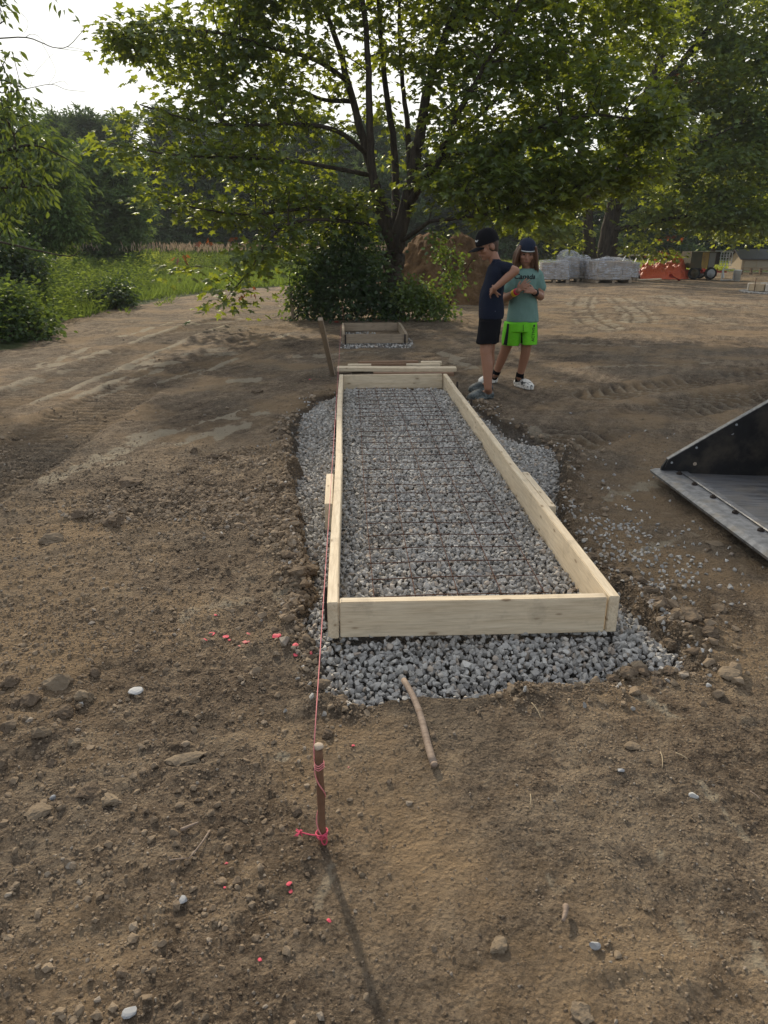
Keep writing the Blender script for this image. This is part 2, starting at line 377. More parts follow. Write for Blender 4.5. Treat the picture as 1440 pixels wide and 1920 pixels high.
t = NT('crushed_stone'); v = t.coord('Object'); r = t.isl(); n = t.noise(v, 90, 5, .65)
c = t.ramp(r, [(0, (.21, .203, .19)), (.3, (.33, .318, .295)), (.65, (.43, .415, .385)), (.85, (.53, .51, .465)), (.92, (.40, .33, .26)), (1, (.33, .27, .215))])
c = t.mix(t.map(n, .3, .75, 0, .35), c, (.42, .40, .37)); c = t.mix(t.map(t.noise(v, 2.5, 4), .52, .7, 0, .35), c, (.2, .165, .12))
M['gravel'] = t.prin(c, .85, 0, t.bump(n, .003), .25)
t = NT('mound_soil'); v = t.coord('Object'); n = t.noise(v, 3, 8, .7); n2 = t.noise(v, 14, 6, .7)
c = t.mix(t.map(n, .35, .65), (.095, .055, .030), (.255, .155, .080))
M['mound'] = t.prin(c, .95, 0, t.bump(t.math('ADD', n, n2), .09), .1)
M['rock_grey'] = m_plain('grey_rock', (.29, .295, .30), .85, 0, .3, 30, .003)
M['rock_tan'] = m_plain('tan_rock', (.20, .156, .108), .92, 0, .45, 40, .012, .1, dirt=(.13, .10, .07))
M['rock_dark'] = m_plain('brown_clod', (.125, .094, .066), .95, 0, .45, 45, .014, .1, dirt=(.19, .148, .104))
M['rock_white'] = m_plain('pale_rock', (.42, .42, .41), .8, 0, .15, 30, .002)
# people
M['skin'] = m_plain('skin', (.29, .145, .09), .5, 0, .14, 20, 0, .35)
M['hair'] = m_plain('brown_hair', (.10, .048, .026), .5, 0, .5, 60, 0, .5)
M['hair_short'] = m_plain('cropped_hair', (.07, .04, .025), .6, 0, .4, 90)
M['black_cloth'] = m_plain('black_fabric', (.006, .006, .008), .9, 0, .3, 60, .0015, .1)
M['navy_cap'] = m_plain('navy_fabric', (.012, .018, .035), .85, 0, .3, 60, .001, .15)
t = NT('navy_speckled_jersey'); v = t.coord('Object'); k = t.voro(v, 21); k2 = t.voro(v, 60)
c = t.mix(t.map(k, .055, .09, .75, 0), (.008, .012, .026), (.20, .22, .26)); c = t.mix(t.map(k2, .08, .13, .35, 0), c, (.05, .07, .11))
M['navy'] = t.prin(c, .85, 0, t.bump(t.noise(v, 30, 3), .002), .15)
M['teal'] = m_plain('teal_cotton', (.14, .235, .205), .9, 0, .12, 25, .002, .1)
M['lime'] = m_plain('lime_mesh', (.14, .52, .02), .75, 0, .16, 40, .0008, .2)
M['print'] = m_plain('black_print', (.006, .007, .009), .8)
M['white_print'] = m_plain('white_print', (.75, .75, .75), .8)
M['eye'] = m_plain('eye_dark', (.02, .014, .012), .25, 0, .1, 30, 0, .5)
M['lip'] = m_plain('lips', (.33, .13, .10), .5)
t = NT('grey_clog'); v = t.coord('Object'); c = t.mix(t.map(t.noise(v, 26, 4, .7), .42, .6), (.045, .055, .058), (.15, .165, .16)); M['clog_grey'] = t.prin(c, .6, 0, None, .3)
t = NT('marbled_clog'); v = t.coord('Object'); c = t.mix(t.map(t.noise(v, 22, 3, .6, 1.5), .55, .60), (.62, .60, .55), (.03, .035, .035)); M['clog_white'] = t.prin(c, .55, 0, None, .3)
M['band_yellow'] = m_plain('yellow_band', (.75, .50, .02), .5)
M['band_pink'] = m_plain('pink_band', (.62, .04, .09), .5)
# far things
M['block'] = m_plain('stacked_pavers', (.33, .28, .23), .9, 0, .3, 8, .004)
t = NT('stretch_film'); v = t.coord('Object', (3, 3, 16)); n = t.noise(v, 1.4, 6, .65, .8); n2 = t.noise(t.coord('Object'), 2.5, 3)
tp = t.n('ShaderNodeBsdfTransparent'); g = t.n('ShaderNodeBsdfPrincipled'); g.inputs['Base Color'].default_value = (.66, .68, .73, 1); g.inputs['Roughness'].default_value = .22; g.inputs['Specular IOR Level'].default_value = .6
t.l(t.bump(n, .05), g.inputs['Normal']); mx = t.n('ShaderNodeMixShader'); t.l(t.map(t.math('ADD', n, t.math('MULTIPLY', n2, .6)), .66, 1.0, .04, .72), mx.inputs[0])
t.l(tp.outputs[0], mx.inputs[1]); t.l(g.outputs[0], mx.inputs[2]); t.l(mx.outputs[0], t.out.inputs[0]); M['film'] = t.m
t = NT('orange_tarp'); v = t.coord('Object'); n = t.noise(v, 6, 4, .6)
M['tarp'] = t.prin(t.mix(n, (.50, .06, .025), (.75, .17, .07)), .42, 0, t.bump(n, .10), .3, **{'Transmission Weight': 0.0})
M['tarp_red'] = m_plain('red_tarp', (.62, .03, .03), .5)
M['oldpaint'] = m_plain('old_green_paint', (.075, .07, .045), .8, .1, .4, 6, 0, .2, dirt=(.11, .065, .035))
M['yellowpanel'] = m_plain('yellow_panel', (.34, .22, .05), .75, 0, .25, 7, dirt=(.16, .1, .05))
M['greypanel'] = m_plain('grey_panel', (.17, .165, .145), .75, 0, .25, 7)
M['redpaint'] = m_plain('red_paint', (.45, .05, .03), .6, 0, .25, 10, dirt=(.15, .06, .04))
M['tyre'] = m_plain('rubber', (.018, .018, .018), .9, 0, .3, 30)
M['rim'] = m_plain('grey_rim', (.33, .34, .35), .6, .2, .2, 12)
M['galv'] = m_plain('galvanised_tube', (.50, .52, .52), .45, .5, .15, 15)
M['white'] = m_plain('white_plastic', (.60, .60, .57), .6, 0, .12, 8, dirt=(.35, .31, .26))
M['coopwall'] = m_plain('coop_boards', (.40, .33, .235), .85, 0, .15, 9)
M['coopdoor'] = m_plain('coop_door', (.34, .30, .23), .85, 0, .15, 9)
M['shingle'] = m_plain('grey_shingles', (.085, .088, .10), .9, 0, .35, 14, .01)
M['coopblock'] = m_plain('tan_block', (.42, .33, .22), .9, 0, .25, 9, .004)
M['greyblock'] = m_plain('pale_block', (.52, .47, .40), .9, 0, .2, 9, .004)
# ------------------------------------------------------------------ the yard
FX0, FX1, FY0, FY1 = -0.081, 0.926, 2.255, 6.95       # outside faces of the long form
FZ0, FZ1 = 0.012, 0.152
GRAVEL = GX([(590, 1262), (612, 1298), (680, 1316), (770, 1306), (870, 1312), (1000, 1290), (1130, 1278), (1170, 1246), (1290, 1256), (1286, 1218),
             (1232, 1172), (1192, 1140), (1150, 1092), (1102, 1046), (1062, 985), (1048, 930), (1062, 880), (1040, 832), (985, 822), (935, 800), (905, 770), (868, 742),
             (640, 738), (590, 752), (552, 790), (545, 840), (556, 880), (545, 930), (560, 990), (566, 1040), (585, 1085), (590, 1120), (560, 1160), (585, 1200)], 0.0)
GRAVEL2 = GX([(640, 651), (772, 651), (766, 634), (646, 622)], 0.0)
DIRT = GX([(-900, 1400), (-500, 760), (-200, 680), (0, 652), (70, 632), (150, 600), (230, 577), (330, 557), (440, 543), (545, 537), (700, 528), (900, 523), (1000, 516),
           (1200, 508), (1300, 509), (1440, 511), (1900, 513), (2600, 560), (2600, 1400)], 0.0)
DIRT = np.vstack([DIRT, [[30, -15], [-30, -15]]])
TRK_L = smooth_line(GX([(-90, 940), (60, 850), (180, 770), (300, 708), (430, 655), (520, 618)]))
TRK_L2 = smooth_line(GX([(-120, 800), (40, 742), (170, 690), (300, 640), (420, 600)]))
TRK_R = smooth_line(GX([(1010, 842), (1120, 806), (1260, 772), (1400, 742), (1560, 722)]))
TRK_R2 = smooth_line(GX([(1120, 742), (1240, 724), (1380, 705), (1560, 690)]))
TYRE = [smooth_line(GX(p)) for p in ([(1104, 548), (1092, 565), (1090, 582), (1108, 602), (1140, 618)], [(1150, 552), (1180, 575), (1200, 592), (1200, 604)],
        [(1262, 556), (1285, 575), (1320, 595), (1370, 606)], [(1060, 548), (1120, 556), (1230, 555), (1300, 566), (1400, 580)])]
PALE = [((130, 888), (230, 848), .065), ((190, 868), (235, 850), .05), ((250, 835), (300, 815), .10), ((225, 850), (330, 812), .05), ((100, 908), (128, 895), .05), ((190, 880), (230, 872), .03), ((330, 812), (460, 770), .03), ((60, 690), (170, 650), .05), ((20, 730), (130, 690), .04), ((180, 745), (300, 690), .035), ((380, 690), (300, 715), .04), ((330, 640), (420, 612), .05), ((450, 640), (540, 628), .05), ((275, 692), (330, 676), .07), ((300, 672), (240, 690), .1),
        ((400, 655), (425, 650), .07), ((230, 632), (320, 605), .06), ((400, 662), (440, 658), .12), ((440, 716), (480, 712), .1), ((470, 800), (330, 840), .08), ((420, 785), (500, 776), .06), ((350, 610), (460, 598), .1),
        ((190, 660), (90, 690), .10), ((1200, 1310), (1280, 1350), 0.0225), ((1030, 1640), (1045, 1720), 0.0180), ((1260, 1700), (1340, 1840), 0.0158), ((1240, 1590), (1250, 1640), 0.0135), ((1310, 1470), (1400, 1570), 0.0180), ((1060, 1660), (1160, 1700), 0.0225),
        ((980, 1560), (1010, 1580), 0.0135), ((1400, 1700), (1440, 1820), 0.0225), ((540, 1420), (500, 1425), 0.0135), ((620, 1620), (600, 1700), 0.0135), ((960, 800), (1010, 815), .12), ((360, 1150), (520, 1120), .045), ((1250, 900), (1130, 940), .05),
        ((1180, 1050), (1290, 1000), .035), ((990, 640), (1200, 650), .07), ((830, 660), (880, 690), .1), ((1100, 690), (1350, 680), .05), ((700, 660), (560, 668), .1)]

def clod_mask(x, y):                       # where the soil is broken up
    m = .30+.9*sstep(.46, .62, fbm(x*1.1, y*1.1, 4, 31))
    left = sstep(.25, -.35, x)*sstep(6.5, 4.0, y)
    m = m*(.24+.86*left)
    m = np.maximum(m, .75*np.exp(-np.maximum(poly_sdf(GRAVEL, x, y), 0)/.16)*sstep(.4, .55, fbm(x*2.2, y*2.2, 3, 5)))
    return np.clip(m, 0, 1)

def height(x, y, full=False):
    x = np.asarray(x, float); y = np.asarray(y, float); sh = x.shape; x = x.ravel(); y = y.ravel()
    r = np.hypot(x, y)
    h = .05*(fbm(x*.33, y*.33, 3, 1)-.5)*sstep(.5, 4, r) + .018*(fbm(x*1.7, y*1.7, 3, 2)-.5)
    near = sstep(24, 9, r); cm = np.zeros_like(x); i = near > 0
    cm[i] = clod_mask(x[i], y[i])
    n1, n2 = fbm(x*9, y*9, 3, 3), fbm(x*28, y*28, 3, 4)
    h = h + near*(.016+.038*cm)*(n1-.5) + near*(.009+.020*cm)*(n2-.5)
    q = r < 6; n3 = fbm(x[q]*52, y[q]*52, 2, 7); h[q] += sstep(6, 4, r[q])*(.004+.010*cm[q])*(n3-.5)
    far = sstep(7, 14, r); h = h+far*.035*(fbm(x*1.2, y*2.2, 4, 6)-.5)+sstep(3, 7, r)*sstep(30, 20, r)*.030*(fbm(x*2.6, y*3.4, 4, 16)-.5)
    painted_dark = np.zeros_like(x); pale = np.zeros_like(x)
    d = poly_sdf(GRAVEL, x, y); k = fbm(x*6, y*6, 3, 8)-.5
    dd = d+.09*k
    inn = sstep(.03, -.07, dd)
    rim = np.exp(-np.maximum(dd, 0)/.10)*sstep(-.03, .03, dd)
    rh = .018+.05*sstep(.42, .6, fbm(x*1.6, y*1.6, 2, 9))*sstep(.95, 1.15, x)+.03*sstep(-.15, -.3, x)*sstep(.45, .6, fbm(x*1.6, y*1.6, 2, 10))
    rh = 1.15*rh*sstep(6.2, 4.6, y)*sstep(2.0, 2.3, y)+.006
    h = h*(1-inn) + rim*rh*(.6+1.5*fbm(x*14, y*14, 3, 11)) - inn*.075
    painted_dark = np.maximum(painted_dark, np.exp(-np.abs(dd)/.05)*.9*sstep(9, 7, y))  # soil darker along the edge of the pit
    d2 = poly_sdf(GRAVEL2, x, y); h = h-.02*sstep(.1, -.05, d2)
    for ln, wd, pt, amp, sk in ((TRK_L, .30, .115, .034, .15), (TRK_L2, .28, .12, .022, .15), (TRK_R, .28, .15, .044, .8), (TRK_R2, .26, .15, .034, -.8)):
        m = (x > ln[:, 0].min()-1) & (x < ln[:, 0].max()+1) & (y > ln[:, 1].min()-1) & (y < ln[:, 1].max()+1)
        a, al, sd = line_sd(ln, x[m], y[m]); e = sstep(wd+.05, wd-.05, a)*sstep(.22, .55, fbm(x[m]*.9, y[m]*.9, 3, 12)+.08)
        ph = ((al+sk*a)/pt+.5*(fbm(x[m]*3, y[m]*3, 2, 13)-.5)) % 1; tri = np.where(ph < .7, ph/.7, (1-ph)/.3)
        bank = np.exp(-((a-wd-.06)/.07)**2)
        h[m] = h[m]*(1-.6*e) + e*(amp*(tri-.6)-.018) + bank*.018*(.4+fbm(x[m]*4, y[m]*4, 3, 14))
        painted_dark[m] = np.maximum(painted_dark[m], .95*e*(1-tri)**1.5)  # shade between the tread ridges, put into the colour
        pale[m] = np.maximum(pale[m], (.5 if x[m].mean() < 0 else .72)*e*tri**1.5); painted_dark[m] = np.maximum(painted_dark[m], .38*e)  # ridge tops lightened in colour to bring out the relief; whole rut darker
        Lt = np.linalg.norm(np.diff(ln, axis=0), axis=1).sum(); ends = sstep(.2, .9, al)*sstep(Lt-.2, Lt-.9, al) if ln is TRK_L or ln is TRK_L2 else 0*al
        pale[m] = np.maximum(pale[m], .85*bank*ends*sstep(.40, .60, fbm(x[m]*1.6, y[m]*.7, 4, 17)))
    for ln in TYRE:
        m = (x > ln[:, 0].min()-2) & (x < ln[:, 0].max()+2) & (y > ln[:, 1].min()-2) & (y < ln[:, 1].max()+2)
        a, al, sd = line_sd(ln, x[m], y[m]); e = sstep(.42, .31, a+.14*(fbm(x[m]*3, y[m]*3, 3, 18)-.5))*sstep(.36, .58, fbm(x[m]*.8+3, y[m]*.8, 3, 19)+.04)
        ph = ((al+.9*a*sd)/.42+.7*(fbm(x[m]*2, y[m]*2, 2, 20)-.5)) % 1; lug = np.where(ph < .55, 1, 0.)*(1-sstep(.36, .42, np.abs(a-.02))*.2)
        groove = sstep(.05, .02, np.abs(a-.16))
        h[m] += e*(-.022+.020*lug*(1-groove)); pale[m] = np.maximum(pale[m], e*(.42+.26*lug*(1-groove)))
        painted_dark[m] = np.maximum(painted_dark[m], .7*e*groove)  # tyre relief put into the colour: lugs pale, grooves darkened
    if not full: return h.reshape(sh)
    grit = np.maximum(inn, sstep(.1, -.05, d2))
    for a_, b_, wd in PALE:
        a2, b2 = G(*a_)[:2], G(*b_)[:2]; c = (a2+b2)/2; L = np.linalg.norm(b2-a2)+.02
        m = np.hypot(x-c[0], y-c[1]) < L+wd*6
        a, al, sd = line_sd([tuple(a2), tuple(b2)], x[m], y[m])
        pale[m] = np.maximum(pale[m], (.95 if a_[0] < 560 and a_[1] < 1000 else .66)*sstep(wd*2.2, wd*.2, a+wd*4.5*(fbm(x[m]*1.1/(wd+.03), y[m]*.55/(wd+.03), 4, 21)-.42)))
    pale = pale*(1-inn)
    big = sstep(9, 20, r)
    pale = np.maximum(pale, big*.42*sstep(.5, .62, fbm(x*.25, y*.8, 4, 22)))
    dg = poly_sdf(DIRT, x, y)+1.1*(fbm(x*.5, y*.5, 4, 23)-.5)
    grass = sstep(-.25, .35, dg)
    return h.reshape(sh), pale.reshape(sh), painted_dark.reshape(sh), grass.reshape(sh), grit.reshape(sh)

def axis(fine0, fine1, step, growth, end):
    a = list(np.arange(fine0, fine1, step)); st = step
    while a[-1] < end: st = min(st*(1+growth), 6); a.append(a[-1]+st)
    st = step; b = []; c = fine0
    while c > -end: st = min(st*(1+growth), 6); c -= st; b.append(c)
    return np.array(b[::-1]+a)
xs = axis(-1.9, 2.4, .0145, .017, 170)
ys = [.55]; 
while ys[-1] < 170: ys.append(ys[-1]+max(.008, .0042*ys[-1] if ys[-1] < 24 else .012*(ys[-1]-24)+.1))
ys = np.array([-60, -30, -15, -8, -4, -2, -1, -.5, -.1, .2, .35, .45]+ys)
X, Y = np.meshgrid(xs, ys); H, PA, DRK, GRS, GRI = height(X, Y, True)
nx, ny = len(xs), len(ys)
i = np.arange(nx*ny).reshape(ny, nx)
q = np.stack([i[:-1, :-1], i[:-1, 1:], i[1:, 1:], i[1:, :-1]], -1).reshape(-1, 4)
me = np_mesh('ground', np.stack([X, Y, H], -1).reshape(-1, 3), [q])
attr(me, 'pale', PA.ravel()); attr(me, 'painted_dark', DRK.ravel()); attr(me, 'grass', GRS.ravel()); attr(me, 'grit', GRI.ravel())
ground = tag(link('ground', me, M['dirt'], None, True), kind='structure')

# ---- broken stone and clods
def ico():
    bm = bmesh.new(); bmesh.ops.create_icosphere(bm, subdivisions=2, radius=1); v = np.array([x.co[:] for x in bm.verts]); f = np.array([[q.index for q in p.verts] for p in bm.faces]); bm.free(); return v, f
ICO2 = ico()
def ico1():
    bm = bmesh.new(); bmesh.ops.create_icosphere(bm, subdivisions=1, radius=1); v = np.array([x.co[:] for x in bm.verts]); f = np.array([[q.index for q in p.verts] for p in bm.faces]); bm.free(); return v, f
ICO1 = ico1()
def rock_shape(seed, base=ICO1, cuts=7, depth=(.5, .85), rough=.0):
    r = np.random.default_rng(seed); v = base[0].copy()
    for _ in range(cuts):
        n = r.normal(size=3); n /= np.linalg.norm(n); d = r.uniform(*depth); s = v@n
        v = v-np.maximum(s-d, 0)[:, None]*n
    if rough: v *= 1+rough*r.normal(size=(len(v), 1))
    return v*np.array([1, r.uniform(.65, .95), r.uniform(.5, .8)]), base[1]
def hull_shape(seed, n=11, flat=(.55, .85), jag=.0):
    r = np.random.default_rng(seed); bm = bmesh.new(); p = unit_(r.normal(size=(n, 3)))*r.uniform(.82, 1.0, (n, 1))*np.array([1, r.uniform(.65, .95), r.uniform(*flat)])
    for q in p: bm.verts.new(q)
    g = bmesh.ops.convex_hull(bm, input=bm.verts[:]); loose = [v for v in bm.verts if not v.link_faces]
    for v in loose: bm.verts.remove(v)
    bm.verts.index_update(); bmesh.ops.triangulate(bm, faces=bm.faces[:]); bm.verts.index_update()
    v = np.array([x.co[:] for x in bm.verts]); f = np.array([[q.index for q in k.verts] for k in bm.faces]); bm.free(); return v, f
def unit_(a): return a/np.linalg.norm(a, axis=-1, keepdims=True)
def rots(n, r, tilt=None):
    q = r.normal(size=(n, 4)); q /= np.linalg.norm(q, axis=1)[:, None]; a, b, c, d = q.T
    return np.stack([np.stack([1-2*(c*c+d*d), 2*(b*c-a*d), 2*(b*d+a*c)], -1), np.stack([2*(b*c+a*d), 1-2*(b*b+d*d), 2*(c*d-a*b)], -1), np.stack([2*(b*d-a*c), 2*(c*d+a*b), 1-2*(b*b+c*c)], -1)], 1)
def scatter(name, pos, size, shapes, mat, r, smooth=False, sz=None):
    mb = MB(); n = len(pos); pick = r.integers(0, len(shapes), n); R = rots(n, r)
    for k, (v, f) in enumerate(shapes):
        m = pick == k; c = m.sum()
        if not c: continue
        w_ = np.einsum('nij,vj->nvi', R[m], v)*size[m][:, None, None]
        if sz is not None: w_ = w_*np.array([1, 1, sz])
        w_ = w_+pos[m][:, None]
        mb.add(w_.reshape(-1, 3), (f[None]+np.arange(c)[:, None, None]*len(v)).reshape(-1, 3))
    return tag(mb.build(name, mat, None, smooth), kind='stuff')
SH_ST = [hull_shape(100+k, 10+k % 5, (.5, .8)) for k in range(40)]
SH_CL = [hull_shape(200+k, 13+k % 6, (.6, .9)) for k in range(30)]

def gravel_z(x, y):
    ins = (x > FX0) & (x < FX1) & (y > FY0) & (y < FY1)
    d = poly_sdf(GRAVEL, x, y)
    out = -.012-.035*np.clip(1+d/.25, 0, 1)+.022*(fbm(x*3, y*3, 2, 41)-.5)*2
    base = np.maximum(np.maximum(FX0-x, x-FX1), np.maximum(FY0-y, y-FY1))
    near = np.exp(-np.maximum(base, 0)/.10)
    out = out*(1-near)+(-.002)*near
    return np.where(ins, .018+.018*(fbm(x*2.5, y*2.5, 2, 42)-.5)*2+.022*sstep(3.2, 6.2, y), out)
r = np.random.default_rng(11)
pts = []; szs = []
for layer, (sp, zo) in enumerate(((.0195, -.008), (.0235, .003), (.034, .009))):
    gx, gy = np.meshgrid(np.arange(-1.2, 2.4, sp), np.arange(1.75, 7.6, sp)); gx = gx.ravel()+r.uniform(-.5, .5, gx.size)*sp; gy = gy.ravel()+r.uniform(-.5, .5, gy.size)*sp
    d = poly_sdf(GRAVEL, gx, gy)+.07*(fbm(gx*5, gy*5, 3, 43)-.5)
    band = ((np.abs(gx-FX0-.019) < .033) | (np.abs(gx-FX1+.019) < .033)) & (gy > FY0-.02) & (gy < FY1+.02) | ((np.abs(gy-FY0-.019) < .035) | (np.abs(gy-FY1+.019) < .033)) & (gx > FX0-.02) & (gx < FX1+.02)
    k = (d < .0) & ~(band & (layer > 0)); gx, gy = gx[k], gy[k]; z = gravel_z(gx, gy)+zo*np.where(band[k], 0, 1)+r.uniform(-.006, .006, gx.size)-np.where(band[k], .01, 0)
    pts.append(np.stack([gx, gy, z], -1)); szs.append(r.uniform(.0085, .0185, gx.size)*(1+.3*(r.random(gx.size) < .08)))
# stones thrown out over the soil on the right and round the far form
n = 9000; gx = r.uniform(.9, 2.6, n); gy = r.uniform(1.9, 5.4, n); d = poly_sdf(GX([(1080, 965), (1075, 1040), (1140, 1110), (1200, 1120), (1250, 1080), (1200, 1010), (1150, 950)]), gx, gy)
k = r.random(n) < np.clip(np.exp(-np.maximum(d, 0)/.13)*.62*sstep(.36, .52, fbm(gx*4, gy*4, 3, 45))+.010, 0, 1); k &= (poly_sdf(GRAVEL, gx, gy) > -.02); gx, gy = gx[k], gy[k]
pts.append(np.stack([gx, gy, height(gx, gy)+.004], -1)); szs.append(r.uniform(.0065, .0145, gx.size))
n = 9000; gx = r.uniform(-1.1, 2.3, n); gy = r.uniform(1.8, 7.4, n); d = poly_sdf(GRAVEL, gx, gy); k = (d > -.03) & (r.random(n) < .75*np.exp(-np.maximum(d, 0)/.055)+.004); gx, gy = gx[k], gy[k]
pts.append(np.stack([gx, gy, height(gx, gy)+.004], -1)); szs.append(r.uniform(.006, .016, gx.size))
n = 1500; gx = r.uniform(-.4, 1.3, n); gy = r.uniform(9.6, 12.0, n); k = poly_sdf(GRAVEL2, gx, gy)+.2*(fbm(gx*3, gy*3, 2, 44)-.5) < .02; gx, gy = gx[k], gy[k]
pts.append(np.stack([gx, gy, height(gx, gy)+.012], -1)); szs.append(r.uniform(.014, .024, gx.size))
scatter('gravel', np.vstack(pts), np.concatenate(szs), SH_ST, M['gravel'], r)

def clods(n, x0, x1, y0, y1, smin, smax, p, seed, power=2.2):
    r = np.random.default_rng(seed); x = r.uniform(x0, x1, n); y = y0+(y1-y0)*r.random(n)
    m = clod_mask(x, y); k = (r.random(n) < m**1.6*p) & (poly_sdf(GRAVEL, x, y) > -.02)
    x, y = x[k], y[k]; s = smin+(smax-smin)*r.random(x.size)**power*(.35+.65*m[k])
    return np.stack([x, y, height(x, y)+s*.15], -1), s
a = [clods(230000, -1.4, 1.5, .8, 2.6, .0018, .009, .95, 51, 2.4), clods(170000, -3, 2.6, 2.2, 5.0, .003, .012, .9, 52, 2.2), clods(52000, -2.6, .3, .9, 4.6, .005, .025, .9, 53, 2.6), clods(12000, -5.5, -.2, 4.2, 8, .008, .024, .6, 56, 2.2), clods(3000, .2, 2.2, .9, 5.5, .005, .020, .8, 55, 3.0), clods(16000, -6, 6, 5, 12, .008, .026, .5, 54, 2.2)]
# crumbs torn up along the edge of the excavation
r = np.random.default_rng(57); n = 24000; gx = r.uniform(-1.1, 2.3, n); gy = r.uniform(1.8, 7.4, n); d = poly_sdf(GRAVEL, gx, gy)
k = r.random(n) < .8*np.exp(-np.abs(d-.05)/.07)*sstep(.42, .62, fbm(gx*1.8, gy*1.8, 2, 58)); gx, gy = gx[k], gy[k]; s = .005+.026*r.random(gx.size)**2.6
a.append((np.stack([gx, gy, height(gx, gy)+s*.3], -1), s))
scatter('dirt_crumbs', np.vstack([p for p, _ in a]), np.concatenate([s for _, s in a]), SH_CL, M['clod'], np.random.default_rng(59), False, .8)
# fine pale grit
r = np.random.default_rng(61); n = 14000; gx = r.uniform(-2.2, 2.4, n); gy = .8+4.5*r.random(n)**1.5; k = poly_sdf(GRAVEL, gx, gy) > .02; gx, gy = gx[k], gy[k]
scatter('grit', np.stack([gx, gy, height(gx, gy)+.001], -1), .0015+.004*r.random(gx.size)**3, SH_CL[:6], M['clod'], r)
# ------------------------------------------------------------------ lumber
def board(name, c, L, D, W, mat, parent=None, rot=(0, 0, 0), ch=.003):
    """a sawn board: L along its own x, D deep, W high"""
    bm = bmesh.new(); bmesh.ops.create_cube(bm, size=1); bmesh.ops.scale(bm, vec=(L, D, W), verts=bm.verts)
    bmesh.ops.bevel(bm, geom=bm.edges[:], offset=ch, segments=2, affect='EDGES')
    bmesh.ops.subdivide_edges(bm, edges=[e for e in bm.edges if e.calc_length() > L*.8], cuts=max(1, int(L/.25)))
    me = bpy.data.meshes.new(name); bm.to_mesh(me); bm.free()
    n = len(me.vertices); co = np.empty(n*3, np.float32); me.vertices.foreach_get('co', co); co = co.reshape(-1, 3); s_ = random.random()*9
    co[:, 1] += .0035*np.sin(co[:, 0]*2.1+s_); co[:, 2] += .002*np.sin(co[:, 0]*3.3+s_*2)
    me.vertices.foreach_set('co', co.ravel()); me.update()
    o = link(name, me, mat, parent); o.location = c; o.rotation_euler = rot
    return o
Q = math.pi/2
t38, hz, zc = .038, FZ1-FZ0, (FZ0+FZ1)/2
form = empty('wooden_form', ((FX0+FX1)/2, FY0, 0), 'long pale lumber concrete form filled with grey crushed stone, nearest the camera', 'concrete form')
ysp = 4.17                                  # where the two lengths of each side meet
for x in (FX0+t38/2, FX1-t38/2):
    a, b = FY0, ysp-.002 if x < .5 else ysp-.15
    board('side_board', (x, (a+b)/2, zc), b-a, t38, hz, M['wood'], form, (0, 0, Q+(.002 if x > .5 else 0)))
    a, b = b+.003, FY1-.003
    board('side_board', (x+(.004 if x > .5 else -.002), (a+b)/2, zc-.002), b-a, t38, hz-.002, M['wood'], form, (0, 0, Q+(-.003 if x > .5 else 0)))
board('end_board', ((FX0+FX1)/2, FY0+t38/2+.002, zc+.001), FX1-FX0-2*t38-.004, t38, hz-.004, M['wood'], form)
board('end_board', ((FX0+FX1)/2, FY1-t38/2-.004, zc), FX1-FX0-2*t38-.004, t38, hz-.006, M['wood'], form)
y0, y1 = 3.32, 4.28
y0, y1 = G(614, 944, FZ1-.012)[1], G(614, 888, FZ1-.012)[1]
board('splice_block', (FX0-.021, (y0+y1)/2, zc-.012), y1-y0, t38, hz-.004, M['wood'], form, (0, 0, Q))
y0, y1 = G(1030, 950, FZ1-.015)[1], G(984, 884, FZ1-.015)[1]
board('splice_block', (FX1+.024, (y0+y1)/2, zc-.014), y1-y0, t38, hz-.004, M['wood'], form, (0, 0, Q))
# the small form further on
a = G(641, 645); b = G(764, 645); wx0, wx1 = a[0], b[0]+.01; wy0 = (a[1]+b[1])/2; wy1 = G(690, 606, .125)[1]; hh = .125
f2 = empty('wooden_form', ((wx0+wx1)/2, wy0, 0), 'small square lumber form far behind the long one, below the dark shrub', 'concrete form')
for x in (wx0+.019, wx1-.019): board('side_board', (x, (wy0+wy1)/2, hh/2+.01), wy1-wy0, t38, hh, M['wood_grey'], f2, (0, 0, Q))
for y, m_ in ((wy0+.02, 'wood_grey'), (wy1-.02, 'wood_grey')): board('end_board', ((wx0+wx1)/2, y, hh/2+.008), wx1-wx0-2*t38-.004, t38, hh-.004, M[m_], f2)
for x, y in ((wx0+.05, wy0-.014), (wx1-.045, wy0-.014)):
    mb = MB(); mb.box((x, y, .06), (.022, .02, .14)); mb.build('peg', M['pin'], f2)

# steel pins that hold the boards
pins = [(FX0-.012, 5.15), (FX0-.011, 5.95), (FX0-.012, 2.42), (FX0-.013, 3.42), (FX1+.014, 5.55), (FX1+.013, 6.3)]
PL = ['thin dark steel pin tight against the left side board beyond its splice block', 'thin dark steel pin against the left side board near its far end', 'dark steel pin beside the front left corner of the long form',
      'dark steel pin on the left side board just before its splice block', 'short dark steel pin in gravel right of the long form, lower of the two there', 'dark steel pin outside the right side board, just in front of the grey clogs']
for (x, y), lb in zip(pins, PL):
    top = FZ1-.02 if x < .5 else FZ1+.035; mb = MB(); z0 = -.08
    mb.tube([(x, y, z0), (x+.001, y, z0+.1), (x+.002, y+.003, top-.006), (x+.002, y+.003, top)], [.009, .009, .009, .0075], 8)
    tag(mb.build('steel_pin', M['pin'], None, True), lb, 'pin', 'steel pins round the long form')

